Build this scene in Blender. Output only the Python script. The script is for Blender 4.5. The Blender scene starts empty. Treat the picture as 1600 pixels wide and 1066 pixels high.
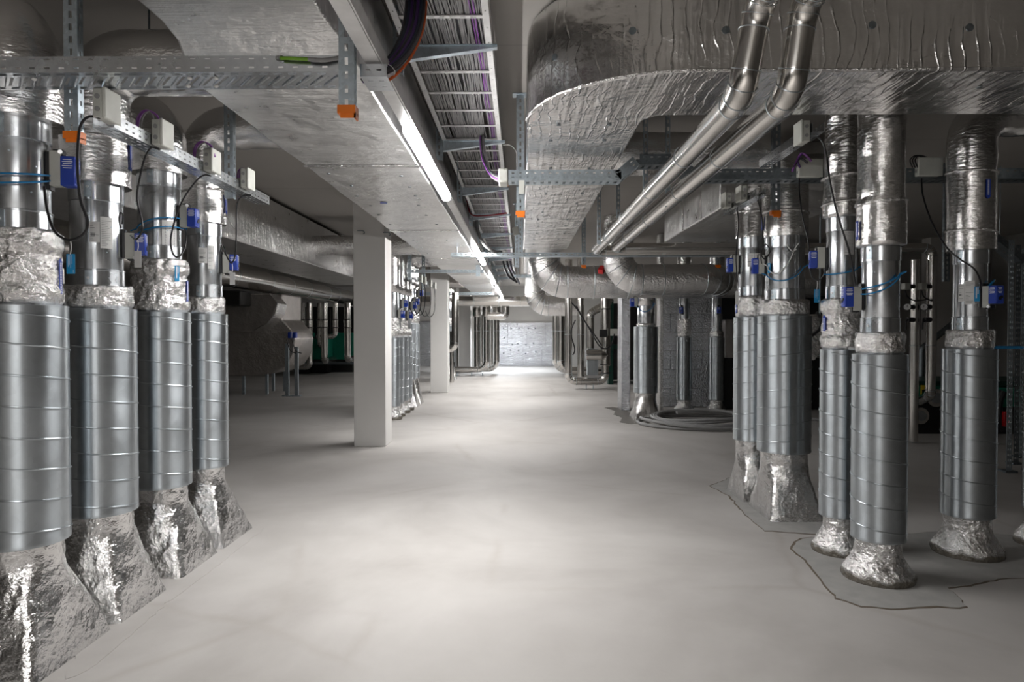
import bpy, math, random
from mathutils import Vector, Matrix, noise
random.seed(7)
PI = math.pi
sc = bpy.context.scene
C = sc.collection

# ---------------------------------------------------------------- camera, world, lights, exposure
F = 24 / 36 * 1600
EYE = Vector((0, 0, 1.55))
cd = bpy.data.cameras.new('camera'); cam = bpy.data.objects.new('camera', cd); C.objects.link(cam)
cd.lens = 24; cd.sensor_width = 36; cd.clip_start = .05; cd.clip_end = 100
cam.location = EYE
cam.rotation_euler = (PI / 2 - math.atan(18 / F), 0, math.atan(13 / F))
sc.camera = cam
ROT = cam.rotation_euler.to_matrix()

def P(px, py, Y):
    """the point of the room that the photograph shows at (px, py), at depth Y"""
    d = ROT @ Vector(((px - 800) / F, -(py - 533) / F, -1))
    return EYE + d * (Y / d.y)

w = bpy.data.worlds.new('world'); sc.world = w; w.use_nodes = True
w.node_tree.nodes['Background'].inputs[0].default_value = (.05, .052, .055, 1)
w.node_tree.nodes['Background'].inputs[1].default_value = .3
sc.view_settings.view_transform = 'Standard'; sc.view_settings.look = 'None'
sc.view_settings.exposure = 0.30; sc.view_settings.gamma = 1; sc.view_settings.use_curve_mapping = False
sc.cycles.use_denoising = True
sc.cycles.sample_clamp_indirect = 10; sc.cycles.sample_clamp_direct = 0
sc.cycles.max_bounces = 8; sc.cycles.diffuse_bounces = 4; sc.cycles.glossy_bounces = 5
sc.cycles.caustics_reflective = False; sc.cycles.caustics_refractive = False
LIGHT_STRENGTH = 62.0     # the glowing diffusers
BEAM_WATTS = 19.0         # per metre of lamp, sent down by its optic
# the aisle's strip lights: (start, end) along Y of each lit diffuser, hung at x = -0.607
AISLE_LIGHTS = [(-4.6, -2.4), (-1.7, .5), (3.72, 5.62), (8.85, 11.3), (13.6, 15.9), (17.4, 19.6), (20.4, 22.4), (24.6, 27.4)]
LX = -.607
# the side bays' strip lights, all behind the photographer
BAY_LIGHTS = []
HC = 3.37   # ceiling height

# ---------------------------------------------------------------- materials
MATS = {}
def nt(name):
    m = bpy.data.materials.new(name); m.use_nodes = True
    t = m.node_tree; b = t.nodes['Principled BSDF']
    MATS[name] = m
    return m, t, b
def N(t, typ, **kw):
    n = t.nodes.new(typ)
    for k, v in kw.items():
        if hasattr(n, k) and not k.startswith('i_'): setattr(n, k, v)
    return n
def coords(t, scale=(1, 1, 1)):
    tc = N(t, 'ShaderNodeTexCoord'); mp = N(t, 'ShaderNodeMapping')
    mp.inputs['Scale'].default_value = scale
    t.links.new(tc.outputs['Object'], mp.inputs['Vector'])
    return mp.outputs['Vector']
def noise_n(t, vec, scale, detail=3, rough=.5, dist=0):
    n = N(t, 'ShaderNodeTexNoise'); n.inputs['Scale'].default_value = scale
    n.inputs['Detail'].default_value = detail; n.inputs['Roughness'].default_value = rough
    n.inputs['Distortion'].default_value = dist
    t.links.new(vec, n.inputs['Vector']); return n.outputs['Fac']
def ramp(t, fac, stops):
    r = N(t, 'ShaderNodeValToRGB'); e = r.color_ramp.elements
    e[0].position, e[0].color = stops[0][0], tuple(stops[0][1]) + (1,)
    e[1].position, e[1].color = stops[-1][0], tuple(stops[-1][1]) + (1,)
    for p, c in stops[1:-1]:
        x = e.new(p); x.color = tuple(c) + (1,)
    t.links.new(fac, r.inputs['Fac']); return r.outputs['Color']
def mrange(t, fac, a, b, c, d):
    r = N(t, 'ShaderNodeMapRange')
    for k, v in zip(('From Min', 'From Max', 'To Min', 'To Max'), (a, b, c, d)): r.inputs[k].default_value = v
    t.links.new(fac, r.inputs['Value']); return r.outputs['Result']
def bump(t, h, strength, dist, nrm=None):
    b = N(t, 'ShaderNodeBump'); b.inputs['Strength'].default_value = strength; b.inputs['Distance'].default_value = dist
    t.links.new(h, b.inputs['Height'])
    if nrm is not None: t.links.new(nrm, b.inputs['Normal'])
    return b.outputs['Normal']
def flat(name, col, rough=.5, metal=0, spec=.5):
    m, t, b = nt(name)
    v = coords(t)
    n = noise_n(t, v, 9, 3)
    c = ramp(t, n, [(.3, [x * .9 for x in col]), (.7, [min(1, x * 1.08) for x in col])])
    t.links.new(c, b.inputs['Base Color'])
    b.inputs['Roughness'].default_value = rough; b.inputs['Metallic'].default_value = metal
    b.inputs['Specular IOR Level'].default_value = spec
    return m
def foil(name, col=(.85, .845, .84), rough=(.15, .30), crumple=1.0, lines=None, dirt=False, lw=40, ls=1.0, stretch=None, big=.25, ribs=0):
    """aluminium foil facing: crumpled, with optional straight creases across one axis"""
    m, t, b = nt(name)
    v = coords(t)
    vc = coords(t, stretch) if stretch else v
    b.inputs['Metallic'].default_value = 1
    n1 = noise_n(t, v, 7, 5, .6)
    t.links.new(mrange(t, n1, .3, .7, rough[0], rough[1]), b.inputs['Roughness'])
    c = ramp(t, noise_n(t, v, 3.1, 4), [(.3, [x * .88 for x in col]), (.7, col)])
    if dirt:
        sx = N(t, 'ShaderNodeSeparateXYZ'); t.links.new(v, sx.inputs[0])
        hz = N(t, 'ShaderNodeMath', operation='MULTIPLY_ADD'); t.links.new(noise_n(t, v, 11, 3), hz.inputs[0])
        hz.inputs[1].default_value = -.09; t.links.new(sx.outputs['Z'], hz.inputs[2])
        f = mrange(t, hz.outputs[0], -.012, .012, 1, 0)
        mx = N(t, 'ShaderNodeMixRGB'); t.links.new(f, mx.inputs['Fac']); t.links.new(c, mx.inputs[1])
        mx.inputs[2].default_value = (.16, .145, .12, 1); c = mx.outputs[0]
        t.links.new(mrange(t, f, 0, 1, 1, .25), b.inputs['Metallic'])
    t.links.new(c, b.inputs['Base Color'])
    # ridged creases
    r = N(t, 'ShaderNodeMath', operation='ABSOLUTE'); s = N(t, 'ShaderNodeMath', operation='SUBTRACT'); s.inputs[1].default_value = .5
    t.links.new(noise_n(t, vc, 16, 6, .62, .4), s.inputs[0]); t.links.new(s.outputs[0], r.inputs[0])
    nrm = bump(t, noise_n(t, vc, 4.5, 2, .5, .3), big, .08)
    nrm = bump(t, r.outputs[0], .50 * crumple, .035, nrm)
    vo = N(t, 'ShaderNodeTexVoronoi', feature='F1'); vo.inputs['Scale'].default_value = 30; vo.inputs['Detail'].default_value = 2; t.links.new(vc, vo.inputs['Vector'])
    nrm = bump(t, vo.outputs['Distance'], .45 * crumple, .014, nrm)
    if lines:
        sc_ = {'x': (1, .06, .06), 'y': (.06, 1, .06), 'z': (.06, .06, 1)}[lines]
        vl = coords(t, sc_)
        nrm = bump(t, noise_n(t, vl, lw, 3, .55), .55 * ls, .02, nrm)
        nrm = bump(t, noise_n(t, vl, lw * 3.2, 2, .5), .3 * ls, .008, nrm)
        if ribs:   # sharp evenly spaced creases of the foil facing
            sx = N(t, 'ShaderNodeSeparateXYZ'); t.links.new(v, sx.inputs[0])
            wb = N(t, 'ShaderNodeMath', operation='MULTIPLY_ADD'); t.links.new(noise_n(t, v, 3, 2), wb.inputs[0]); wb.inputs[1].default_value = .16; t.links.new(sx.outputs[lines.upper()], wb.inputs[2])
            pp = N(t, 'ShaderNodeMath', operation='PINGPONG'); t.links.new(wb.outputs[0], pp.inputs[0]); pp.inputs[1].default_value = ribs
            mu = N(t, 'ShaderNodeMath', operation='MULTIPLY'); t.links.new(mrange(t, pp.outputs[0], 0, .006, 1, 0), mu.inputs[0]); t.links.new(mrange(t, noise_n(t, v, 2.2, 3), .40, .6, 0, 1), mu.inputs[1])
            nrm = bump(t, mu.outputs[0], .7, .006, nrm)
    t.links.new(nrm, b.inputs['Normal'])
    return m
def metal(name, col, rough, spangle=.08, nb=0, scale=60, aniso=0):
    m, t, b = nt(name)
    v = coords(t)
    b.inputs['Metallic'].default_value = 1
    vo = N(t, 'ShaderNodeTexVoronoi'); vo.inputs['Scale'].default_value = scale; t.links.new(v, vo.inputs['Vector'])
    sx = N(t, 'ShaderNodeSeparateXYZ'); t.links.new(vo.outputs['Color'], sx.inputs[0])
    c = ramp(t, sx.outputs[0], [(0, [x * (1 - spangle) for x in col]), (1, [min(1, x * (1 + spangle)) for x in col])])
    t.links.new(c, b.inputs['Base Color'])
    n = noise_n(t, v, 5, 4, .6)
    t.links.new(mrange(t, n, .3, .7, rough * .82, rough * 1.2), b.inputs['Roughness'])
    if aniso:   # rolled sheet: the highlight runs along the tube
        tg = N(t, 'ShaderNodeTangent', direction_type='RADIAL', axis='Z'); t.links.new(tg.outputs[0], b.inputs['Tangent'])
        b.inputs['Anisotropic'].default_value = aniso; b.inputs['Anisotropic Rotation'].default_value = .25
    if nb:
        nrm = bump(t, noise_n(t, v, 90, 2), nb, .004); t.links.new(nrm, b.inputs['Normal'])
    return m
foil('foil'); foil('foil_tube', stretch=(.7, .7, 1.6), crumple=.34, rough=(.12, .22), big=.08); foil('foil_boot', crumple=.55, rough=(.14, .26)); foil('foil_dirty', dirt=True, crumple=1.1); foil('foil_smooth', crumple=.85, rough=(.14, .26))
foil('foil_crumpled', crumple=1.25, rough=(.08, .18), big=.5)
foil('foil_board_y', crumple=.30, lines='y', rough=(.26, .38), lw=46)
foil('foil_board_x', crumple=.25, lines='x', rough=(.13, .24), col=(.74, .73, .72), lw=20, ls=.9, ribs=.032)
foil('foil_board_z', crumple=1.1, lines='z', rough=(.14, .28), col=(.76, .78, .82), lw=18, ls=.3)
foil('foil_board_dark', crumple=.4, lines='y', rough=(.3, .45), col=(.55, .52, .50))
metal('galvanised', (.64, .67, .70), .24, .05)
metal('spiral_steel', (.50, .54, .57), .34, .04, scale=25, aniso=.85)
metal('tube_steel', (.66, .69, .72), .25, .04, aniso=.8)
metal('pipe_cladding', (.66, .64, .61), .20, .02)
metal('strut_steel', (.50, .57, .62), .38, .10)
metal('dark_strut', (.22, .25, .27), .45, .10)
metal('bright_screw', (.75, .75, .75), .3)
flat('white_paint', (.78, .77, .74), .55); flat('trunk_white', (.80, .80, .80), .35)
flat('orange_plastic', (.95, .22, .015), .4); flat('blue_plastic', (.02, .06, .42), .35)
flat('light_blue_plastic', (.02, .30, .62), .4); flat('hose_blue', (.02, .22, .50), .25)
flat('black_rubber', (.012, .012, .014), .4); flat('box_grey', (.55, .56, .52), .45); flat('lid_grey', (.66, .67, .62), .45)
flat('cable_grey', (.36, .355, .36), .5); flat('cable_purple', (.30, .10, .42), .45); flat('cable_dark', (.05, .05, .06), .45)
flat('cable_violet', (.10, .035, .20), .45); flat('cable_blue', (.035, .05, .09), .45); flat('cable_orange', (.80, .14, .02), .45)
flat('paper', (.75, .75, .74), .5); flat('print_grey', (.25, .25, .26), .6); flat('print_white', (.8, .82, .85), .6)
flat('hose_grey', (.30, .30, .30), .55); flat('green_paint', (.005, .20, .13), .4); flat('black_panel', (.012, .012, .012), .5)
flat('red_plastic', (.60, .01, .015), .4); flat('yellow_label', (.75, .55, .03), .5); flat('label_orange_red', (.7, .08, .03), .5)
flat('screed_grey', (.42, .415, .40), .7); flat('dirt_brown', (.15, .12, .09), .8); flat('cable_green', (.2, .42, .03), .5); flat('dark_green', (.004, .05, .035), .4)
flat('dark_red', (.25, .01, .02), .45)

m, t, b = nt('light_tube')
em = N(t, 'ShaderNodeEmission'); em.inputs[0].default_value = (1, .98, .96, 1); em.inputs[1].default_value = LIGHT_STRENGTH
t.links.new(em.outputs[0], t.nodes['Material Output'].inputs[0])

m, t, b = nt('floor_concrete')
v = coords(t)
n1 = noise_n(t, v, .55, 5, .55, .6); n2 = noise_n(t, v, 3.2, 6, .6, .3); n3 = noise_n(t, v, 60, 3)
ad = N(t, 'ShaderNodeMath', operation='MULTIPLY_ADD'); t.links.new(n2, ad.inputs[0]); ad.inputs[1].default_value = .28; t.links.new(n1, ad.inputs[2])
c = ramp(t, ad.outputs[0], [(.44, (.41, .39, .37)), (.62, (.50, .48, .46)), (.82, (.58, .56, .54))])
# hairline stains
vo = N(t, 'ShaderNodeTexVoronoi', feature='DISTANCE_TO_EDGE'); vo.inputs['Scale'].default_value = .42
dv = N(t, 'ShaderNodeMixRGB', blend_type='ADD'); dv.inputs['Fac'].default_value = .12
t.links.new(v, dv.inputs[1])
nz = N(t, 'ShaderNodeTexNoise'); nz.inputs['Scale'].default_value = 3; nz.inputs['Detail'].default_value = 5; t.links.new(v, nz.inputs['Vector']); t.links.new(nz.outputs['Color'], dv.inputs[2])
t.links.new(dv.outputs[0], vo.inputs['Vector'])
st = mrange(t, vo.outputs['Distance'], 0, .02, .16, 0)
mul = N(t, 'ShaderNodeMath', operation='MULTIPLY'); t.links.new(st, mul.inputs[0]); t.links.new(mrange(t, noise_n(t, v, .8, 2), .45, .6, 0, 1), mul.inputs[1])
mx = N(t, 'ShaderNodeMixRGB'); t.links.new(mul.outputs[0], mx.inputs['Fac']); t.links.new(c, mx.inputs[1]); mx.inputs[2].default_value = (.22, .17, .12, 1)
t.links.new(mx.outputs[0], b.inputs['Base Color'])
t.links.new(mrange(t, n2, .3, .7, .50, .68), b.inputs['Roughness']); b.inputs['Specular IOR Level'].default_value = .35
t.links.new(bump(t, n3, .08, .003), b.inputs['Normal'])

def plaster(name, col, seam=0):
    m, t, b = nt(name)
    v = coords(t)
    c = ramp(t, noise_n(t, v, 1.3, 5, .6), [(.3, [x * .93 for x in col]), (.7, col)])
    if seam:
        sx = N(t, 'ShaderNodeSeparateXYZ'); t.links.new(v, sx.inputs[0])
        md = N(t, 'ShaderNodeMath', operation='PINGPONG'); t.links.new(sx.outputs['Y'], md.inputs[0]); md.inputs[1].default_value = seam
        f = mrange(t, md.outputs[0], 0, .008, .55, 0)
        mx = N(t, 'ShaderNodeMixRGB'); t.links.new(f, mx.inputs['Fac']); t.links.new(c, mx.inputs[1]); mx.inputs[2].default_value = (.2, .19, .18, 1)
        c = mx.outputs[0]
    t.links.new(c, b.inputs['Base Color']); b.inputs['Roughness'].default_value = .75
    t.links.new(bump(t, noise_n(t, v, 35, 4), .08, .004), b.inputs['Normal'])
plaster('ceiling_plaster', (.43, .41, .385), seam=1.1)
plaster('wall_plaster', (.60, .585, .56)); plaster('column_plaster', (.86, .85, .83)); plaster('shaded_plaster', (.28, .27, .255))  # last one: plaster darkened in colour to stand in for the dim bays

# ---------------------------------------------------------------- mesh helpers
class MB:
    def __init__(s): s.v = []; s.f = []; s.m = []; s.cur = 0
    def add(s, vs, fs):
        k = len(s.v); s.v += [tuple(q) for q in vs]
        for f in fs: s.f.append(tuple(i + k for i in f)); s.m.append(s.cur)
        return s
    def box(s, x0, x1, y0, y1, z0, z1):
        vs = [(x, y, z) for x in (x0, x1) for y in (y0, y1) for z in (z0, z1)]
        return s.add(vs, [(0, 1, 3, 2), (4, 6, 7, 5), (0, 4, 5, 1), (2, 3, 7, 6), (0, 2, 6, 4), (1, 5, 7, 3)])
    def obox(s, c, ux, uy, uz):
        """box at centre c with half-extent vectors"""
        c, ux, uy, uz = map(Vector, (c, ux, uy, uz))
        vs = [c + ux * a + uy * b_ + uz * d for a in (-1, 1) for b_ in (-1, 1) for d in (-1, 1)]
        return s.add(vs, [(0, 1, 3, 2), (4, 6, 7, 5), (0, 4, 5, 1), (2, 3, 7, 6), (0, 2, 6, 4), (1, 5, 7, 3)])
    def tube(s, pts, r, n=10, caps=True, amp=0, fr=6, closed=False, rf=None):
        pts = [Vector(p) for p in pts]
        k = len(pts); vs = []; fs = []
        up = None
        for i, p in enumerate(pts):
            if closed: d = pts[(i + 1) % k] - pts[i - 1]
            else: d = pts[min(i + 1, k - 1)] - pts[max(i - 1, 0)]
            if d.length < 1e-9: d = Vector((0, 0, 1))
            d.normalize()
            if up is None: up = d.orthogonal().normalized()
            up = (up - d * up.dot(d)); up = up.normalized() if up.length > 1e-6 else d.orthogonal().normalized()
            si = d.cross(up)
            rr = rf(i / max(1, k - 1)) * r if rf else r
            for j in range(n):
                a = 2 * PI * j / n
                q = (up * math.cos(a) + si * math.sin(a))
                e = 0
                if amp: e = amp * noise.noise((p + q * rr) * fr)
                vs.append(p + q * (rr + e))
        for i in range(k if closed else k - 1):
            i2 = (i + 1) % k
            for j in range(n):
                j2 = (j + 1) % n
                fs.append((i * n + j, i2 * n + j, i2 * n + j2, i * n + j2))
        if caps and not closed:
            fs.append(tuple(range(n))); fs.append(tuple((k - 1) * n + j for j in reversed(range(n))))
        return s.add(vs, fs)
    def lathe(s, prof, n=40, cx=0, cy=0, amp=0, fr=8, caps=True, seed=0):
        vs = []; fs = []
        for z, r in prof:
            for j in range(n):
                a = 2 * PI * j / n
                e = 0
                if amp: e = amp * (noise.noise(Vector((math.cos(a) * r + seed, math.sin(a) * r, z)) * fr) + .5 * noise.noise(Vector((math.cos(a) * r + seed, math.sin(a) * r, z * 1.4)) * fr * 2.7))
                vs.append((cx + math.cos(a) * (r + e), cy + math.sin(a) * (r + e), z + e * .3))
        k = len(prof)
        for i in range(k - 1):
            for j in range(n):
                j2 = (j + 1) % n
                fs.append((i * n + j, i * n + j2, (i + 1) * n + j2, (i + 1) * n + j))
        if caps:
            fs.append(tuple(reversed(range(n)))); fs.append(tuple((k - 1) * n + j for j in range(n)))
        return s.add(vs, fs)
    def patch(s, r, a0, a1, z0, z1, n=6, th=.0015, cx=0, cy=0):
        """curved sticker on a cylinder"""
        vs = []; fs = []
        for rr in (r, r + th):
            for i in range(n + 1):
                a = a0 + (a1 - a0) * i / n
                for z in (z0, z1): vs.append((cx + rr * math.cos(a), cy + rr * math.sin(a), z))
        q = 2 * (n + 1)
        for i in range(n):
            fs.append((2 * i, 2 * i + 1, 2 * i + 3, 2 * i + 2))
            fs.append((q + 2 * i, q + 2 * i + 2, q + 2 * i + 3, q + 2 * i + 1))
            fs.append((2 * i, 2 * i + 2, q + 2 * i + 2, q + 2 * i)); fs.append((2 * i + 1, q + 2 * i + 1, q + 2 * i + 3, 2 * i + 3))
        fs.append((0, q, q + 1, 1)); fs.append((q - 2, q - 1, 2 * q - 1, 2 * q - 2))
        return s.add(vs, fs)
    def slotted(s, o, u, v, L, W, rows, sl, pitch, shear=0, off=None):
        """flat plate at o spanned by u*L and v*W with rows of real slots: rows = [(centre along v, height)]"""
        o, u, v = Vector(o), Vector(u), Vector(v)
        def q(a0, a1, b0, b1, c0=0, c1=0):
            s.add([o + u * (a0 + c0) + v * b0, o + u * (a1 + c0) + v * b0, o + u * (a1 + c1) + v * b1, o + u * (a0 + c1) + v * b1], [(0, 1, 2, 3)])
        rows = sorted(rows); b0 = 0
        n = max(1, int((L - sl * .5) / pitch)); st = (L - (n - 1) * pitch) / 2 if off is None else off
        for cv, h in rows:
            q(0, L, b0, cv - h / 2)
            a = 0; sh = shear
            for i in range(n):
                c = st + i * pitch
                if i == 0:
                    s.add([o + v * (cv - h / 2), o + u * (c - sl / 2) + v * (cv - h / 2), o + u * (c - sl / 2 + sh) + v * (cv + h / 2), o + v * (cv + h / 2)], [(0, 1, 2, 3)])
                else: q(a, c - sl / 2, cv - h / 2, cv + h / 2, 0, sh)
                a = c + sl / 2
            s.add([o + u * a + v * (cv - h / 2), o + u * L + v * (cv - h / 2), o + u * L + v * (cv + h / 2), o + u * (a + sh) + v * (cv + h / 2)], [(0, 1, 2, 3)])
            b0 = cv + h / 2
        q(0, L, b0, W)
        return s
    def prism(s, poly, axis, a, b):
        """polygon of 2-D points extruded along axis ('x','y','z') from a to b"""
        def mk(p, t_):
            return {'x': (t_, p[0], p[1]), 'y': (p[0], t_, p[1]), 'z': (p[0], p[1], t_)}[axis]
        n = len(poly); vs = [mk(p, a) for p in poly] + [mk(p, b) for p in poly]
        fs = [tuple(range(n)), tuple(reversed(range(n, 2 * n)))] + [(i, (i + 1) % n, n + (i + 1) % n, n + i) for i in range(n)]
        return s.add(vs, fs)
    def build(s, name, mats, parent=None, solid=0, smooth=True, bevel=0, angle=35):
        off = wloc(parent) if parent else Vector((0, 0, 0))
        me = bpy.data.meshes.new(name)
        me.from_pydata([Vector(q) - off for q in s.v] if not s.__dict__.get('local') else s.v, [], s.f)
        if isinstance(mats, str): mats = [mats]
        for mm in mats: me.materials.append(MATS[mm])
        if len(mats) > 1:
            for p, i in zip(me.polygons, s.m): p.material_index = i
        import bmesh
        bm = bmesh.new(); bm.from_mesh(me); bmesh.ops.recalc_face_normals(bm, faces=bm.faces); bm.to_mesh(me); bm.free()
        if smooth:
            me.shade_smooth(); me.set_sharp_from_angle(angle=math.radians(angle))
        o = bpy.data.objects.new(name, me); C.objects.link(o)
        if parent: o.parent = parent
        if bevel:
            md = o.modifiers.new('b', 'BEVEL'); md.width = bevel; md.segments = 2; md.limit_method = 'ANGLE'
        if solid:
            md = o.modifiers.new('s', 'SOLIDIFY'); md.thickness = solid; md.offset = 0
        return o
def wloc(o):
    v = Vector((0, 0, 0))
    while o: v += o.location; o = o.parent
    return v
def L():
    m = MB(); m.local = True; return m
def tag(o, label, cat, group=None):
    o['label'] = label; o['category'] = cat
    if group: o['group'] = group
    return o
def thing(name, label, cat, loc=(0, 0, 0), group=None):
    o = bpy.data.objects.new(name, None); C.objects.link(o); o.location = loc
    o.empty_display_size = .1
    return tag(o, label, cat, group)
def struct(o): o['kind'] = 'structure'; return o
def spline(pts, k=6):
    pts = [Vector(p) for p in pts]; out = []
    for i in range(len(pts) - 1):
        a = pts[max(i - 1, 0)]; b_ = pts[i]; c_ = pts[i + 1]; d = pts[min(i + 2, len(pts) - 1)]
        for j in range(k):
            u = j / k
            out.append(.5 * ((2 * b_) + (c_ - a) * u + (2 * a - 5 * b_ + 4 * c_ - d) * u * u + (3 * b_ - a - 3 * c_ + d) * u ** 3))
    out.append(pts[-1]); return out
def bend(pts, rad, seg=8, step=0):
    """polyline with its corners rounded; step > 0 also splits the straights"""
    pts = [Vector(p) for p in pts]; out = [pts[0]]
    for i in range(1, len(pts) - 1):
        a, b_, c_ = pts[i - 1], pts[i], pts[i + 1]
        d1 = (a - b_).normalized(); d2 = (c_ - b_).normalized()
        ang = d1.angle(d2); tl = min(rad / math.tan(ang / 2), (a - b_).length * .49 if i > 1 else (a - b_).length * .98, (c_ - b_).length * .98 if i == len(pts) - 2 else (c_ - b_).length * .49)
        r = tl * math.tan(ang / 2)
        p1 = b_ + d1 * tl; p2 = b_ + d2 * tl
        ctr = b_ + (d1 + d2).normalized() * (r / math.sin(ang / 2))
        v1 = p1 - ctr; v2 = p2 - ctr; th = v1.angle(v2); ax = v1.cross(v2)
        if ax.length < 1e-9: out.append(b_); continue
        for j in range(seg + 1):
            out.append(ctr + Matrix.Rotation(th * j / seg, 3, ax.normalized()) @ v1)
    out.append(pts[-1])
    if step:
        o2 = [out[0]]
        for a, b_ in zip(out, out[1:]):
            k = max(1, int((b_ - a).length / step))
            for j in range(1, k + 1): o2.append(a.lerp(b_, j / k))
        out = o2
    return out

# ---------------------------------------------------------------- the room
def slab(name, mat, *b_):
    return struct(MB().box(*b_).build(name, mat, smooth=False))
XL, XR, YB, YF = -11, 9.5, 29, -6
slab('floor', 'floor_concrete', XL, XR, YF, YB, -.1, 0)
slab('ceiling', 'ceiling_plaster', XL, XR, YF, YB, HC, HC + .15)
slab('wall_left', 'shaded_plaster', XL - .15, XL, YF, YB, 0, HC)
slab('wall_right', 'shaded_plaster', XR, XR + .15, YF, YB, 0, HC)
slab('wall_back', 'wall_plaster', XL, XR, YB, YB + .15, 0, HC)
slab('wall_front', 'shaded_plaster', XL, XR, YF - .15, YF, 0, HC)
slab('wall_bay', 'shaded_plaster', 4.75, XR, 13.9, 14.1, 0, HC)
slab('trim_1', 'wall_plaster', 8.1, 8.6, 13.6, 13.9, 0, HC)
for i, (y0, y1) in enumerate([(8.98, 9.42), (16.68, 17.12), (24.4, 24.84)]):
    c = MB().box(-2.2, -1.78, y0, y1, 0, HC).build('concrete_column', 'column_plaster', bevel=.008)
    struct(c)
tag(MB().tube([(-2.35, 24.2, 0), (-2.35, 24.2, 3.3)], .05, 10).build('black_drain_pipe', 'black_rubber'), 'thin black vertical pipe beside the farthest white column', 'pipe')

# ---------------------------------------------------------------- strip lights
tr = MB().box(LX - .035, LX + .035, -5.6, 28, 2.668, 2.72)
tr.box(LX - .036, LX - .030, -5.6, 28, 2.655, 2.668); tr.box(LX + .030, LX + .036, -5.6, 28, 2.655, 2.668)
trunk = thing('light_trunking', 'long white metal light trunking running down the aisle below the wide foil duct', 'light trunking', (LX, 0, 2.7))
tr.build('trunk_rail', 'trunk_white', trunk)
# blind covers between the lamps
ys = [-5.6] + [q for p in AISLE_LIGHTS for q in p] + [28]
for i in range(0, len(ys), 2): MB().box(LX - .029, LX + .029, ys[i] + .002, ys[i + 1] - .002, 2.650, 2.667).build('blind_cover', 'trunk_white', trunk)
for y in [-2, 1.2, 6.4, 9.6, 12.8, 16, 19.2, 22]:
    MB().tube([(LX + .02, y, 2.72), (LX + .02, y, HC)], .004, 6).build('hanger_rod', 'strut_steel', trunk)
where = ['nearest lit strip light, largest and brightest under the wide foil duct', 'second lit strip light along the aisle trunking, just before the first crossing tray end',
         'third lit strip light along the aisle trunking', 'fourth lit strip light down the aisle trunking, short in the distance', 'farthest lit strip light, just above the far crossing pipe', 'strip light hidden past the far crossing pipe, shining on the end wall']
def strip_light(x, y0, y1, z, label):
    t_ = thing('strip_light', label, 'light', (x, (y0 + y1) / 2, z), 'lit strip lights along the aisle')
    MB().box(x - .028, x + .028, y0, y1, z + .012, z + .030).build('lamp_housing', 'trunk_white', t_)
    pr = [(-.031, .012), (-.034, -.012), (-.026, -.030), (0, -.036), (.026, -.030), (.034, -.012), (.031, .012)]
    MB().prism([(x + a, z + b_) for a, b_ in pr], 'y', y0 + .002, y1 - .002).build('diffuser', 'light_tube', t_)
    la = bpy.data.lights.new('lamp_beam', 'AREA'); la.shape = 'RECTANGLE'; la.size = .05; la.size_y = y1 - y0 - .02
    la.energy = BEAM_WATTS * (y1 - y0); la.spread = math.radians(138); la.color = (1, .98, .965) if y0 < 24 else (.86, .93, 1)
    la.energy *= 2.2 if y0 > 24 else .72 if y0 > 8 else 1.25 if y0 < 3 else 1
    lo = bpy.data.objects.new('lamp_beam', la); C.objects.link(lo); lo.parent = t_; lo.location = (0, 0, -.038)
    return t_
for i, (a, b_) in enumerate(AISLE_LIGHTS):
    strip_light(LX, a, b_, 2.640, where[i - 2] if i > 1 else 'strip light on the aisle trunking behind the camera, ' + ('rearmost' if i == 0 else 'overhead'))
for x, a, b_ in BAY_LIGHTS:
    t_ = strip_light(x, a, b_, 2.9, 'strip light hung in the %s bay behind the camera' % ('right' if x > 0 else 'left'))
    for y in (a + .3, b_ - .3): MB().tube([(x, y, 2.93), (x, y, HC)], .004, 6).build('hanger_rod', 'strut_steel', t_)

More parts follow.
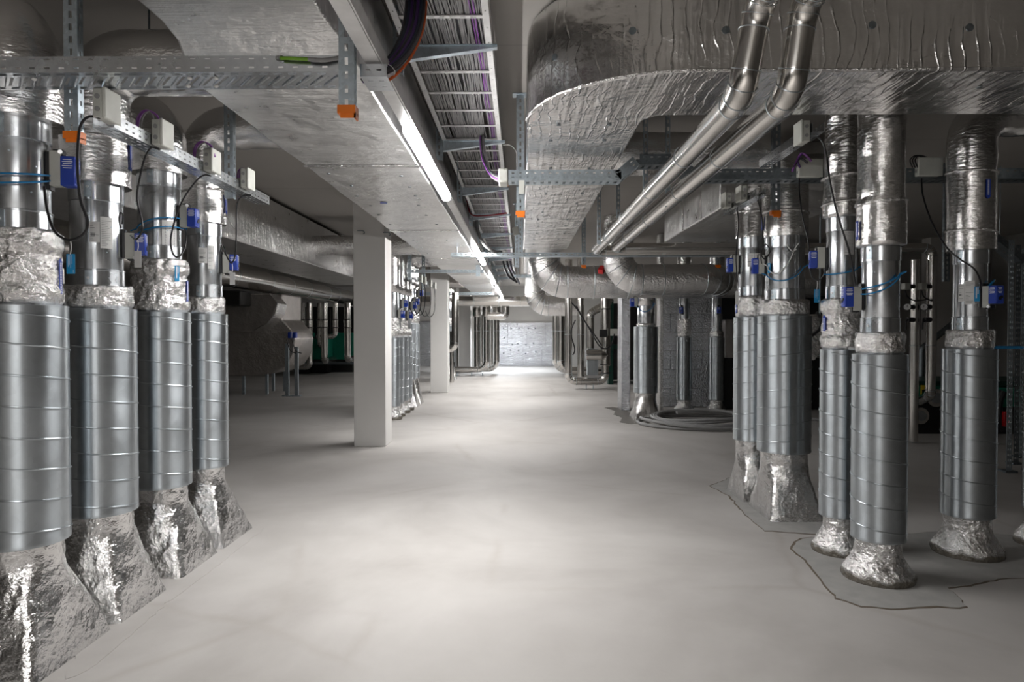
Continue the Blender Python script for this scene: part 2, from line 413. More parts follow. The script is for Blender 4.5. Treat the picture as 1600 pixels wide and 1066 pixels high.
# ---------------------------------------------------------------- riser ducts
def rad_rect(a, x0, x1, y0, y1):
    """distance from the origin to the rounded rectangle along angle a"""
    c, s_ = math.cos(a), math.sin(a)
    tx = (x1 if c > 0 else x0) / c if abs(c) > 1e-6 else 1e9
    ty = (y1 if s_ > 0 else y0) / s_ if abs(s_) > 1e-6 else 1e9
    return min(abs(tx), abs(ty))
def frange(a, b, n): return [a + (b - a) * i / n for i in range(n + 1)]
def riser(label, X, Y, base, rs, zs, rw, zw, rt, zt, ru, up, hand=1, fine=True, act=None, stick=(), arrow=None, hose=None, ucol='', seams=(), tube_off=0, tagp=None, group=None, clamp=-.55, lean=0, wseed=0):
    """base ('rect', dx0, dx1, dy0, dy1) or ('round', rb); zs = (bottom, top) of the spiral cladding;
    up = ('elbow', direction +1/-1, z of the run, x it reaches) or ('straight', top z)"""
    t_ = thing('riser_duct', label, 'duct', (X, Y, 0), group)
    pc = math.atan2(-Y, -X)
    an = lambda s_: pc + (math.asin(s_) if abs(s_) <= 1 else math.copysign(PI / 2, s_))
    n = 72 if fine else 28
    sd = X * 3.1 + Y * 1.7
    # flared foil boot
    m = L(); m.local = True
    vs = []; K = 26 if fine else 10
    zb = zs[0] + .04
    for i in range(K + 1):
        u = i / K; z = zb * u
        for j in range(n):
            a = 2 * PI * (j + .5) / n
            if base[0] == 'rect':
                rr = rad_rect(a, *base[1:])
                # soften the corners
                rr = min(rr, 1.0 * math.hypot(max(abs(base[1]), abs(base[2])), max(abs(base[3]), abs(base[4]))) * .985)
                k_ = min(1, max(0, (u - .01) / .74))
                rc = rs - .028
                r = rr * (1 - k_) + rc * k_
            else:
                k_ = min(1, u / .62); k_ = k_ * k_ * (3 - 2 * k_)
                bul = math.sin(min(1, u / .3) * PI / 2)
                r = (base[1] * (.93 + .07 * bul)) * (1 - k_) + (rs - .022) * k_
            q = Vector((math.cos(a) * r, math.sin(a) * r, z))
            e = .010 * noise.noise(q * 9 + Vector((sd, 0, 0))) + .006 * noise.noise(q * 24 + Vector((sd, 3, 0)))
            if u < .06: e *= u / .06
            vs.append((math.cos(a) * (r + e), math.sin(a) * (r + e), z))
    fs = [(i * n + j, i * n + (j + 1) % n, (i + 1) * n + (j + 1) % n, (i + 1) * n + j) for i in range(K) for j in range(n)]
    m.add(vs, fs); m.build('foil_boot', 'foil_dirty' if base[0] == 'round' else 'foil_boot', t_, angle=60)
    # spiral cladding with its raised helical seam
    m = L(); m.lathe([(zs[0], rs - .012), (zs[0], rs), (zs[0] + .012, rs + .002)] + [(z, rs) for z in frange(zs[0] + .02, zs[1] - .012, 10)] + [(zs[1] - .004, rs + .001), (zs[1], rs - .012)], n=n)
    pitch = .142; hn = n
    k = int((zs[1] - zs[0] - .05) / pitch * hn)
    m.tube([((rs) * math.cos(hand * 2 * PI * i / hn + wseed), (rs) * math.sin(hand * 2 * PI * i / hn + wseed), zs[0] + .03 + pitch * i / hn) for i in range(k)], .0052, 6)
    m.build('spiral_cladding', 'spiral_steel', t_)
    # crumpled foil wrap over the joint
    rows = []
    nz_ = max(4, int((zw - zs[1]) / (.014 if fine else .05)))
    for i in range(nz_ + 1):
        z = zs[1] + (zw - zs[1]) * i / nz_
        r = rw - (.012 if i in (0, nz_) else 0)
        if zw - zs[1] > .25 and fine:
            u = (z - zs[1]) / (zw - zs[1])
            r += .010 * (math.exp(-((u - .30) / .05) ** 2) * -1 + math.exp(-((u - .16) / .1) ** 2) + math.exp(-((u - .8) / .07) ** 2) - math.exp(-((u - .68) / .04) ** 2))
        rows.append((z, r))
    m = L(); m.lathe([(zs[1] - .01, rw - .03)] + rows + [(zw, rt - .01)], n=n, amp=.011 if fine else .004, fr=17, seed=sd)
    m.build('foil_wrap', 'foil_crumpled', t_, angle=60)
    # flow controller tube with collars
    c1 = zw + (.085 if fine else .08); c2 = zt - .10
    m = L(); m.lathe([(zw - .03, rt - .002), (c1, rt - .002), (c1 + .004, rt), (c2, rt), (c2 + .004, rt - .002), (zt + .05, rt - .002)], n=n)
    tb = m.build('flow_controller_tube', 'tube_steel', t_)
    if fine:
        for a_, b_ in ((zw - .01, c1), (c2, zt + .03)):
            m = L(); m.lathe([(a_, rt - .004), (a_, rt + .005), (b_ - .006, rt + .005), (b_ - .004, rt + .009), (b_, rt + .009), (b_ + .003, rt - .004)], n=n)
            m.build('collar', 'tube_steel', t_)
            m = L(); a0 = an(clamp); zz = (a_ + b_) / 2
            m.patch(rt + .006, a0 - .12, a0 + .14, a_ + .012, b_ - .008, th=.004)
            cl = m.build('clamp_plate', 'strut_steel', t_)
            m = L(); q = Vector((math.cos(a0), math.sin(a0), 0)); m.tube([q * (rt + .008) + Vector((0, 0, zz)), q * (rt + .016) + Vector((0, 0, zz))], .007, 8)
            m.build('screw', 'bright_screw', cl)
        for s_, zz in ((.35, .25), (.5, .62), (-.3, .8)):
            m = L(); a0 = an(s_); q = Vector((math.cos(a0), math.sin(a0), 0)); z_ = c1 + (c2 - c1) * zz
            m.tube([q * (rt - .001) + Vector((0, 0, z_)), q * (rt + .004) + Vector((0, 0, z_))], .004, 6)
            m.build('rivet', 'strut_steel', tb)
    # upper foil sleeve, then elbow or straight run
    amp = .006 if fine else .002
    if up[0] == 'straight':
        zz = up[1]
        rows = [(zt - .012, ru - .02)]
        k = int((zz - zt) / (.02 if fine else .12))
        for i in range(k + 1):
            z = zt + (zz - zt) * i / k; r = ru
            for sz in seams:
                r += .006 * math.exp(-((z - sz) / .012) ** 2) - (.006 if z > sz else 0)
            rows.append((z, r))
        m = L(); m.lathe(rows, n=n, amp=amp, fr=11, seed=sd + 4, caps=False)
        m.add([(0, 0, zt)], [])
        m.build('upper_foil_sleeve', 'foil_tube', t_, angle=60)
    else:
        _, dr, zr, xe = up[:4]
        ye = up[4] if len(up) > 4 else 0
        path = bend([(0, 0, zt - .01), (lean, 0, zr), (xe - X, ye, zr)], ru * 1.35, 12, .05 if fine else .2)
        m = L(); m.tube(path, ru, n if fine else 24, caps=True, amp=amp * 1.3, fr=9)
        # raised tape seams where the elbow starts and ends
        m.build('upper_foil_sleeve', 'foil_tube', t_, angle=60)
    if fine:
        for sz in seams:
            m = L(); m.tube([((ru + .001) * math.cos(2 * PI * j / 48), (ru + .001) * math.sin(2 * PI * j / 48), sz + .01 * math.sin(2 * PI * j / 48 + sd)) for j in range(48)], .009, 6, closed=True, amp=.006, fr=30)
            m.build('foil_tape', 'foil_crumpled', t_, angle=60)
    # rating stickers
    for s0, s1, z0, z1, kind in stick:
        m = L(); m.patch(rt + .001, an(s0), an(s1), z0, z1)
        st = m.build('rating_label' if kind != 'hand' else 'handwritten_label', 'paper', t_)
        m = L(); a0, a1 = an(s0), an(s1)
        rnd = random.Random(int(s0 * 100 + z0 * 50))
        if kind == 'hand':
            for i in range(3):
                aa = a0 + (a1 - a0) * (.2 + .3 * i)
                z = z0 + .01
                while z < z1 - .03:
                    l = rnd.uniform(.006, .016); m.patch(rt + .0026, aa + rnd.uniform(-.03, .0), aa + rnd.uniform(.02, .05), z, z + .003, n=1, th=.0006)
                    m.patch(rt + .0026, aa, aa + .012, z, z + l, n=1, th=.0006); z += l + .006
        else:
            z = z1 - .012
            while z > z0 + .01:
                if rnd.random() < .8:
                    e = rnd.uniform(.35, .92); m.patch(rt + .0026, a0 + (a1 - a0) * .1, a0 + (a1 - a0) * e, z - .002, z, n=2, th=.0006)
                z -= .0095
            if kind == 'grid': m.patch(rt + .0026, a0 + (a1 - a0) * .15, a0 + (a1 - a0) * .55, (z0 + z1) / 2 - .02, (z0 + z1) / 2 - .008, n=2, th=.0007)
        m.build('printed_lines', 'print_grey', st)
    # blue flow arrow on the foil
    if arrow:
        s0, z0, h, dn, r = arrow
        m = L(); a0 = an(s0); hw = .014 / r; r2 = r + .006
        body = (z0 + .018, z0 + h) if dn else (z0, z0 + h - .018)
        m.patch(r2, a0 - hw, a0 + hw, body[0], body[1], n=2, th=.002)
        zt_ = z0 if dn else z0 + h; zb_ = body[0] if dn else body[1]
        def cp(a, z, rr): return (math.cos(a) * rr, math.sin(a) * rr, z)
        vs = [cp(a0 - hw * 1.35, zb_, r2), cp(a0 + hw * 1.35, zb_, r2), cp(a0, zt_, r2), cp(a0 - hw * 1.35, zb_, r2 + .002), cp(a0 + hw * 1.35, zb_, r2 + .002), cp(a0, zt_, r2 + .002)]
        m.add(vs, [(0, 1, 2), (3, 5, 4), (0, 3, 4, 1), (1, 4, 5, 2), (2, 5, 3, 0)])
        ar = m.build('flow_arrow', 'blue_plastic', t_, smooth=False)
        m = L(); z = body[0] + .008; rnd = random.Random(int(z0 * 77))
        while z < body[1] - .008:
            l = rnd.uniform(.004, .009); m.patch(r2 + .0022, a0 - hw * .4, a0 + hw * .35, z, z + l, n=1, th=.0006); z += l + .004
        m.build('printed_lines', 'print_white', ar)
    # damper actuator: grey bracket on the tube, blue body with a clamp screw
    if act:
        s_, z0, h, wd, flip = act
        a0 = pc + s_; e = Vector((math.cos(a0), math.sin(a0), 0)); f = Vector((-e.y, e.x, 0)); ez = Vector((0, 0, 1))
        def at(r, tt, z): return e * r + f * tt + Vector((0, 0, z))
        ac = L(); ac.obox(at(rt + .060 + wd / 2, 0, z0 + h / 2), e * wd / 2, f * .034, ez * h / 2)
        ac.obox(at(rt + .058 + wd, -.004, z0 + h * .5), e * .005, f * .026, ez * h * .42)
        body = ac.build('damper_actuator', 'blue_plastic', t_, bevel=.004)
        m = L(); m.obox(at(rt + .004, 0, z0 + h / 2), e * .010, f * .024, ez * (h / 2 + .02))
        m.build('bracket_foot', 'black_rubber', body)
        zb_ = z0 + (h + .01 if not flip else -.03)
        m = L(); m.obox(at(rt + .036, 0, z0 + h / 2 - (.012 if flip else -.012)), e * .024, f * .030, ez * (h / 2 + .012))
        m.build('bracket', 'dark_strut' if s_ > 3 else 'box_grey', body, bevel=.002)
        zc = z0 + h + .018 if not flip else z0 - .018
        m = L(); m.obox(at(rt + .045, 0, zc), e * .022, f * .020, ez * .015); m.build('clamp_block', 'black_rubber', body, bevel=.003)
        m = L(); m.tube([at(rt + .058, -.02, zc), at(rt + .062, -.036, zc)], .010, 10); m.build('clamp_bolt', 'bright_screw', body)
        m = L(); m.obox(at(rt + .062 + wd, .01, z0 + h * .38), e * .004, f * .010, ez * .009)
        m.tube([at(rt + .064 + wd, -.005, z0 + h * .3), at(rt + .067 + wd, -.005, z0 + h * .3)], .012, 10)
        m.build('dial', 'black_rubber', body)
        m = L()
        side = -1 if (e.cross(Vector((-X, -Y, 0))).z) < 0 else 1
        for i in range(5):
            zz = z0 + h * (.6 + .07 * i); m.obox(at(rt + .060 + wd * .5, .0348 * side, zz), e * wd * (.3 + .06 * (i % 2)), f * .0006, ez * .0018)
            m.obox(at(rt + .0638 + wd, -.004, zz), e * .0006, f * (.012 + .004 * (i % 3)), ez * .0018)
        m.build('printed_lines', 'print_white', body)
    if hose:
        for (z0, s0, s1, dz, sag, mt) in hose:
            a0, a1 = pc + s0, pc + s1
            pts = []
            for i in range(17):
                u = i / 16; a = a0 + (a1 - a0) * u; r = rt + .014 + .02 * math.sin(u * PI) + (.03 if i in (0, 16) else 0)
                pts.append((math.cos(a) * r, math.sin(a) * r, z0 + dz * u - sag * math.sin(u * PI)))
            m = L(); m.tube(spline(pts, 2), .0045, 7); m.build('air_hose', mt, t_)
    if tagp:
        for s0, z0, z1, r in tagp:
            m = L(); m.patch(r, an(s0) - .016 / r, an(s0) + .016 / r, z0, z1, th=.003); st = m.build('blue_tag', 'light_blue_plastic', t_)
            m = L(); m.patch(r + .0032, an(s0) - .008 / r, an(s0) - .001 / r, z0 + .02, z1 - .006, n=1, th=.0006); m.patch(r + .0032, an(s0) + .003 / r, an(s0) + .008 / r, z0 + .05, z1 - .006, n=1, th=.0006)
            m.build('printed_lines', 'print_white', st)
    return t_
TOP = 1.665
# near left row: large spiral-clad risers on rectangular boots
riser('nearest left riser duct at the picture edge, with long foil wrap and blue actuator', -2.36, 3.20, ('rect', -.25, .25, -.30, .27), .192, (.55, TOP), .168, 2.015, .126, 2.53, .19,
      ('elbow', -1, 3.02, -3.36), hand=-1, act=(1.15, 2.23, .14, .062, False), arrow=(.90, 1.72, .17, False, .166), hose=[(2.25, -1.2, 1.15, .03, .01, 'hose_blue'), (2.21, -1.2, 1.15, .05, .02, 'hose_blue')], wseed=1.3)
riser('second left riser duct from the camera, with short foil wrap and printed rating labels', -2.35, 3.77, ('rect', -.25, .25, -.24, .23), .193, (.54, TOP), .176, 1.79, .130, 2.35, .172,
      ('elbow', 1, 3.02, -1.56), hand=-1, act=(1.35, 1.97, .12, .055, True), stick=((-.27, .1, 2.02, 2.13, 'grid'), (.12, .55, 1.99, 2.16, 'print')), arrow=(.93, 2.43, .15, True, .172), seams=(2.60,), wseed=.2, clamp=-.3)
riser('third left riser duct, long foil wrap below a handwritten label and a curved blue hose', -2.36, 4.45, ('rect', -.25, .26, -.26, .26), .183, (.53, TOP), .168, 2.005, .128, 2.57, .168,
      ('elbow', -1, 2.96, -3.36), hand=-1, act=(1.15, 2.22, .12, .055, False), stick=((.1, .75, 2.08, 2.25, 'hand'),), arrow=(.93, 1.72, .15, True, .166), hose=[(2.18, -1.3, 1.2, .09, -.03, 'hose_blue'), (2.15, -1.2, 1.2, .06, -.02, 'hose_blue')],
      tagp=[(.55, 1.86, 1.96, .176)], wseed=2.2, clamp=-.4)
riser('fourth left riser duct, smallest of the near left row, short crumpled foil wrap', -2.33, 5.02, ('rect', -.27, .24, -.26, .26), .157, (.54, TOP), .140, 1.79, .117, 2.335, .152,
      ('elbow', 1, 3.03, -1.56), hand=-1, act=(1.35, 1.99, .115, .055, True), stick=((-.35, .15, 2.03, 2.14, 'grid'), (.18, .55, 1.99, 2.16, 'print')), arrow=(.93, 2.40, .14, True, .154), seams=(2.56,), wseed=.9, clamp=-.35)
# near right row
riser('slim right riser duct on a tall rectangular boot, half hidden behind a wider one', 2.15, 6.35, ('rect', -.16, .28, -.24, .26), .168, (.53, TOP), .150, 1.86, .128, 2.40, .165,
      ('elbow', 1, 3.0, 3.2), hand=1, act=(-1.25, 2.08, .13, .05, False), stick=((-.35, .05, 2.12, 2.24, 'grid'), (.1, .5, 2.12, 2.24, 'print')), arrow=(-.93, 1.70, .1, False, .150), seams=(2.62,), wseed=.4)
riser('wide right riser duct on a flared rectangular boot, hoses looped across its tube', 2.22, 5.77, ('rect', -.21, .24, -.29, .27), .214, (.53, TOP), .196, 1.80, .156, 2.33, .182,
      ('elbow', -1, 3.02, .76), hand=1, act=(-1.35, 2.02, .13, .05, False), arrow=(-.95, 2.38, .12, True, .185), seams=(2.52,),
      hose=[(2.02, -1.1, 1.1, .06, .10, 'hose_blue'), (2.10, -1.0, .55, .15, .16, 'paper'), (2.24, .1, .45, -.04, .03, 'paper')], tagp=[(-.72, 2.02, 2.10, .165)], wseed=1.1)
riser('right riser duct behind the front one, long crumpled wrap, blue actuator on its left', 2.235, 4.78, ('round', .195), .137, (.255, 1.415), .128, 1.765, .100, 2.33, .130,
      ('straight', HC), hand=-1, act=(-1.4, 1.98, .12, .05, False), stick=((.1, .7, 2.06, 2.22, 'print'),), arrow=(-.8, 1.54, .11, False, .128), hose=[(1.93, -.9, 1.2, .05, .02, 'hose_blue')], seams=(2.60, 2.42), wseed=2.5)
riser('front right riser duct nearest the camera, rounded foil boot and tall wrinkled upper sleeve', 2.235, 4.27, ('round', .222), .157, (.253, 1.40), .138, 1.535, .107, 2.07, .140,
      ('straight', HC), hand=-1, act=(-1.2, 1.69, .125, .052, True), arrow=(-.88, 2.10, .12, True, .142), hose=[(1.80, -1.15, 1.15, .10, .03, 'hose_blue'), (1.77, -1.1, 1.15, .13, .05, 'hose_blue')], seams=(2.33,), wseed=.1)
riser('right riser duct standing apart, blue actuator and rating labels turned to the aisle', 3.10, 4.75, ('round', .235), .166, (.27, 1.42), .145, 1.55, .104, 2.10, .150,
      ('elbow', 1, 3.03, 4.9), hand=-1, act=(.85, 1.72, .12, .055, True), stick=((-.62, -.3, 1.74, 1.86, 'grid'), (-.28, .25, 1.72, 1.88, 'print')), arrow=(.6, 2.42, .13, True, .152),
      hose=[(1.83, .9, 2.2, -.01, -.06, 'hose_blue'), (1.80, .9, 2.2, .0, -.02, 'hose_blue')], seams=(2.22, 2.62), tagp=[(.36, 1.74, 1.84, .108)], wseed=1.6)
riser('riser duct cut off by the right picture edge, only its left side showing', 3.80, 4.93, ('round', .22), .16, (.26, 1.42), .145, 1.55, .104, 2.10, .150, ('straight', 2.87), hand=-1, fine=True, wseed=.6)
# left row behind the first white column
GL = 'far left risers behind the first white column'
for i, (x, y, lab) in enumerate([(-2.2, 11.75, 'small round-booted riser duct just behind the first white column'), (-2.21, 12.15, 'second small round-booted riser behind the first white column'),
                                 (-2.2, 12.65, 'third small round-booted riser behind the first white column'), (-2.2, 13.1, 'fourth small round-booted riser, right before the two big far ones')]):
    riser(lab, x, y, ('round', .17), .125, (.23, 1.41), .115, 1.56 if i % 2 else 1.75, .095, 2.2, .125, ('straight', HC), fine=False, act=(1.2, 1.75 + .2 * (i % 2), .12, .06, False), group=GL, wseed=i)
for i, (y, lab) in enumerate([(13.75, 'nearer of two big far riser ducts on rectangular foil boots between the white columns'), (14.3, 'farther of two big far riser ducts on rectangular foil boots between the white columns')]):
    riser(lab, -2.27, y, ('rect', -.22, .22, -.22, .22), .16, (.54, TOP), .15, 1.9, .12, 2.4, .15, ('elbow', 1, 3.02, -1.56), fine=False, act=(1.2, 2.05 + .2 * i, .12, .06, False), group=GL, wseed=i * 2)
for i, y in enumerate([20.6, 21.2]):
    riser(('first' if i == 0 else 'last') + ' distant riser duct just past the second white column', -2.2, y, ('rect', -.22, .22, -.22, .22), .16, (.54, TOP), .15, 1.9, .12, 2.4, .15, ('straight', HC), fine=False, group='distant risers past the second column')
# right far group
riser('wide far right riser duct beside the hose coil, on a boxy foil boot', 2.19, 11.95, ('rect', -.25, .22, -.36, .36), .208, (.45, 1.60), .165, 1.66, .15, 1.97, .165, ('straight', 2.10), fine=False, hand=1,
      act=(-1.3, 1.95, .14, .07, False), hose=[(1.95, -1.1, 1.1, .06, .12, 'hose_blue')], wseed=1)
riser('left of two slim dark far riser ducts before the foil-clad wall', 3.10, 12.95, ('round', .21), .142, (.22, 1.405), .13, 1.75, .095, 2.2, .14, ('straight', HC), fine=False, hand=-1, act=(-.3, 1.85, .12, .05, False), wseed=2)
riser('right of two slim dark far riser ducts before the foil-clad wall', 3.71, 12.95, ('round', .21), .142, (.22, 1.405), .13, 1.52, .10, 2.2, .14, ('straight', HC), fine=False, hand=-1, act=(.2, 1.85, .12, .05, False), wseed=3)

# ---------------------------------------------------------------- rectangular ducts under the ceiling
def pins(parent, pts, nrm, r=.016):
    """round insulation washers pressed into the foil"""
    nrm = Vector(nrm)
    for p in pts:
        p = Vector(p)
        MB().tube([p, p + nrm * .004, p + nrm * .0045], r, 14, rf=lambda u: 1 if u < .9 else .45).build('insulation_pin', 'dark_strut', parent)
def sections(mb, secs):
    """rectangular sections (y, xl, xr, zb, zt) joined into a closed duct, subdivided along its length"""
    vs = []; fs = []
    for y, xl, xr, zb, zt in secs: vs += [(xl, y, zb), (xr, y, zb), (xr, y, zt), (xl, y, zt)]
    for i in range(len(secs) - 1):
        a = i * 4
        for j in range(4): fs.append((a + j, a + (j + 1) % 4, a + 4 + (j + 1) % 4, a + 4 + j))
    fs += [(0, 1, 2, 3), (len(vs) - 4, len(vs) - 1, len(vs) - 2, len(vs) - 3)]
    return mb.add(vs, fs)
LD = thing('rectangular_duct', 'wide foil-clad rectangular duct left of the strip lights, running down the aisle', 'duct', (-1.15, 0, 2.73))
sec = [(-5.8, -1.55, -.83, 2.88, 3.3), (2.95, -1.55, -.83, 2.88, 3.3), (3.08, -1.55, -.80, 2.855, 3.3), (3.22, -1.56, -.74, 2.76, 3.3), (3.34, -1.56, -.73, 2.73, 3.3)]
y = 3.6
rd = random.Random(3)
while y < 23.5:
    sec.append((y, -1.555 + rd.uniform(-.008, .008), -.735 + rd.uniform(-.006, .006), 2.73 + rd.uniform(-.004, .004), 3.3)); y += .33
sections(MB(), sec).build('duct_body', 'foil_board_y', LD, bevel=.012)
pins(LD, [(x + rd.uniform(-.04, .04), y_ + rd.uniform(-.05, .05), 2.7265) for y_ in [5.2, 5.6, 6.0, 6.5, 7.0, 7.6, 8.2, 9.0, 9.8, 10.6] for x in (-1.42, -.95)] + [(-1.2, 2.55, 2.8795), (-1.0, 1.9, 2.8795)], (0, 0, -1), .015)
MB().obox((-1.27, 6.35, 2.725), (.03, .01, 0), (-.008, .035, 0), (0, 0, .001)).build('tape_patch', 'blue_plastic', LD)
pt = []
for yy in (4.9, 8.1, 11.3, 14.5, 17.7): MB().box(-1.56, -.73, yy, yy + .07, 2.724, 2.7265).build('foil_tape', 'foil_smooth', LD)

RD = thing('rectangular_duct', 'broad foil-clad duct right of the cable ladder, curving to the right overhead', 'duct', (.4, 6, 2.82))
cx, cy, Ro, Ri = .883, 4.23, .84, .14
poly = [(.043, 10.85), (.743, 10.85)] + [(cx - Ri * math.cos(a), cy - Ri * math.sin(a)) for a in [PI / 2 * i / 8 for i in range(9)]] + [(9.3, 4.09), (9.3, 3.39)]
poly += [(cx - Ro * math.cos(a), cy - Ro * math.sin(a)) for a in [PI / 2 * i / 20 for i in range(20, -1, -1)]]
m = MB(); m.prism(poly, 'z', 2.82, HC - .02)
m.build('duct_body', 'foil_board_x', RD, bevel=.014, angle=30)
m = MB(); ep = [(cx - (Ro + .002) * math.cos(PI / 2 * i / 24), cy - (Ro + .002) * math.sin(PI / 2 * i / 24), 2.825) for i in range(25)] + [(x, 3.388, 2.825) for x in (1.2, 1.6, 2.0)]
m.tube(ep, .008, 6, amp=.006, fr=25); m.build('foil_tape', 'foil_crumpled', RD)
pins(RD, [(x + rd.uniform(-.03, .03), y_, 2.8165) for y_ in [4.25, 4.6, 5.4, 5.9, 6.4, 6.9, 7.4, 7.9, 8.4, 9.0, 9.6, 10.2] for x in (.22, .56)] + [(2.4, 3.62, 2.8165), (3.6, 3.75, 2.8165)], (0, 0, -1), .014)
def on_front(px, py, Y=3.39): return P(px, py, Y)
pins(RD, [on_front(1134, 47), on_front(1363, 39), on_front(1515, 43)], (0, -1, 0), .019)
for px, py in ((987, 48), (871, 89)):
    a = math.acos(min(1, max(-1, (cx - (px - 813) / 1067 * 3.45) / Ro)))
    pt_ = Vector((cx - Ro * math.cos(a), cy - Ro * math.sin(a), 0)); pt_.z = P(px, py, pt_.y).z
    pins(RD, [pt_], (-math.cos(a), -math.sin(a), 0), .019)
R2 = thing('rectangular_duct', 'dark rectangular foil duct beyond the two diagonal pipes, above the right risers', 'duct', (2.5, 8, 2.72))
m = MB(); m.box(1.93, 3.05, 6.66, 9.2, 2.72, HC - .002); m.build('duct_body', 'foil_board_y', R2, bevel=.012)
for y_ in (7.3, 8.1): MB().box(1.924, 1.931, y_, y_ + .07, 2.73, 3.29).build('foil_tape', 'foil_smooth', R2)
DL = thing('rectangular_duct', 'long foil duct in the left bay, passing behind the near riser row', 'duct', (-3.8, 7, 2.6))
m = MB(); sections(m, [(y_, -4.4, -3.36 + rd.uniform(-.006, .006), 2.6, 3.3) for y_ in [-5.5, 0, 2, 3, 4, 5, 6, 7, 8, 9, 10, 11, 12, 13, 14.5, 16]]); m.build('duct_body', 'foil_board_y', DL, bevel=.012)
m = MB(); m.tube(bend([(-3.37, 11.1, 2.92), (-1.57, 11.1, 2.92)], .2, 4, .06), .16, 32, amp=.012, fr=7); m.build('branch_duct', 'foil', DL, angle=60)
for y0, y1 in ((3.4, 3.9), (6.2, 6.9), (7.1, 8.0)):
    m = MB(); m.obox((-3.352, (y0 + y1) / 2, 2.95), (.0015, 0, 0), (0, (y1 - y0) / 2, -.22), (0, .004, .004)); m.build('foil_tape', 'foil_smooth', DL)
# far ducts that cross the aisle ends
t_ = thing('rectangular_duct', 'short far rectangular duct continuing beyond the broad right duct', 'duct', (.3, 13, 2.9))
MB().box(.08, .70, 11.2, 16.5, 2.9, HC - .002).build('duct_body', 'foil_board_y', t_, bevel=.01)
t_ = thing('rectangular_duct', 'foil branch duct past the second white column, meeting the wide aisle duct', 'duct', (-2.6, 18.2, 2.8))
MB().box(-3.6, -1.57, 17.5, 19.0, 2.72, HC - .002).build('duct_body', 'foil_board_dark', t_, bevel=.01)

# ---------------------------------------------------------------- struts, trays, ladder
def strut(name, label, x, y, z0, z1=HC, cap=False, w_=.03, d_=.02, mat='strut_steel', group=None, bracket=False):
    t_ = thing(name, label, 'strut', (x, y, z0), group)
    m = MB(); Lh = z1 - z0
    m.slotted((x - w_, y - d_, z0), (0, 0, 1), (1, 0, 0), Lh, 2 * w_, [(w_, .014)], .03, .055)
    m.slotted((x + w_, y - d_, z0), (0, 0, 1), (0, 1, 0), Lh, 2 * d_, [(d_, .010)], .022, .055)
    m.slotted((x - w_, y - d_, z0), (0, 0, 1), (0, 1, 0), Lh, 2 * d_, [(d_, .010)], .022, .055)
    m.build('profile', mat, t_, solid=.0025, smooth=False)
    m = MB(); m.box(x - w_ - .03, x + w_ + .03, y - .05, y + .05, z1 - .008, z1); 
    if z1 > HC - .01: m.build('ceiling_plate', mat, t_)
    if cap:
        m = MB(); a, b_ = w_ + .006, d_ + .006
        m.box(x - a, x + a, y - b_, y + b_, z0 - .004, z0 + .028); m.box(x - a + .012, x + a, y - b_ + .002, y - b_ + .008, z0 - .022, z0); m.box(x + a - .006, x + a, y - b_ + .002, y + b_, z0 - .022, z0)
        m.build('end_cap', 'orange_plastic', t_, smooth=False)
    return t_
G1 = 'slotted hanging struts with orange caps'
strut('hanging_strut', 'slotted post with orange cap, hanging by the cable bundle beside the trunking', -.692, 2.745, 2.415, cap=True, group=G1)
strut('hanging_strut', 'slotted post with orange cap at the left, hanging behind the crossing tray', -1.985, 3.03, 2.40, cap=True, group=G1)
strut('hanging_strut', 'slotted post without cap holding the far end of the left box tray', -1.958, 4.6, 2.43)
strut('hanging_strut', 'blue-grey post with orange cap between cable ladder and broad right duct', 0.0, 5.32, 2.44, cap=True, group=G1)
strut('hanging_strut', 'post with orange cap beside the wide right riser, behind the crossing tray', 1.975, 5.33, 2.44, cap=True, group=G1, mat='dark_strut')
for px, Y, zb, wd, lab in ((1008, 5.33, 2.5, .015, 'thin hanger left of two in the gap right of the broad duct bend'), (1043, 5.33, 2.5, .015, 'thin hanger right of two in the gap right of the broad duct bend'),
                           (936, 7.5, 2.48, .018, 'hanger left of the twin diagonal pipes, halfway down'), (966, 7.5, 2.60, .018, 'hanger between the twin diagonal pipes, halfway down')):
    strut('hanging_strut', lab, P(px, 300, Y).x, Y, zb, w_=wd, d_=.018)
strut('hanging_strut', 'far post with orange cap hanging just past the pipe ends', P(912, 400, 10.4).x, 10.4, 2.50, cap=True, group=G1)
strut('hanging_strut', 'far post with orange cap above the right end of the thick foil pipes', P(1122, 400, 10.6).x, 10.6, 2.52, cap=True, group=G1)
strut('hanging_strut', 'grey slotted post between the ladder and the far end of the broad duct', .0, 8.1, 2.42, group=G1)
strut('hanging_strut', 'post beside the ladder at the far crossing strut', -.05, 9.9, 2.45)
strut('hanging_strut', 'first hanging post above the far left risers', -2.0, 12.3, 2.45)
strut('hanging_strut', 'second hanging post above the far left risers', -1.93, 13.6, 2.35)

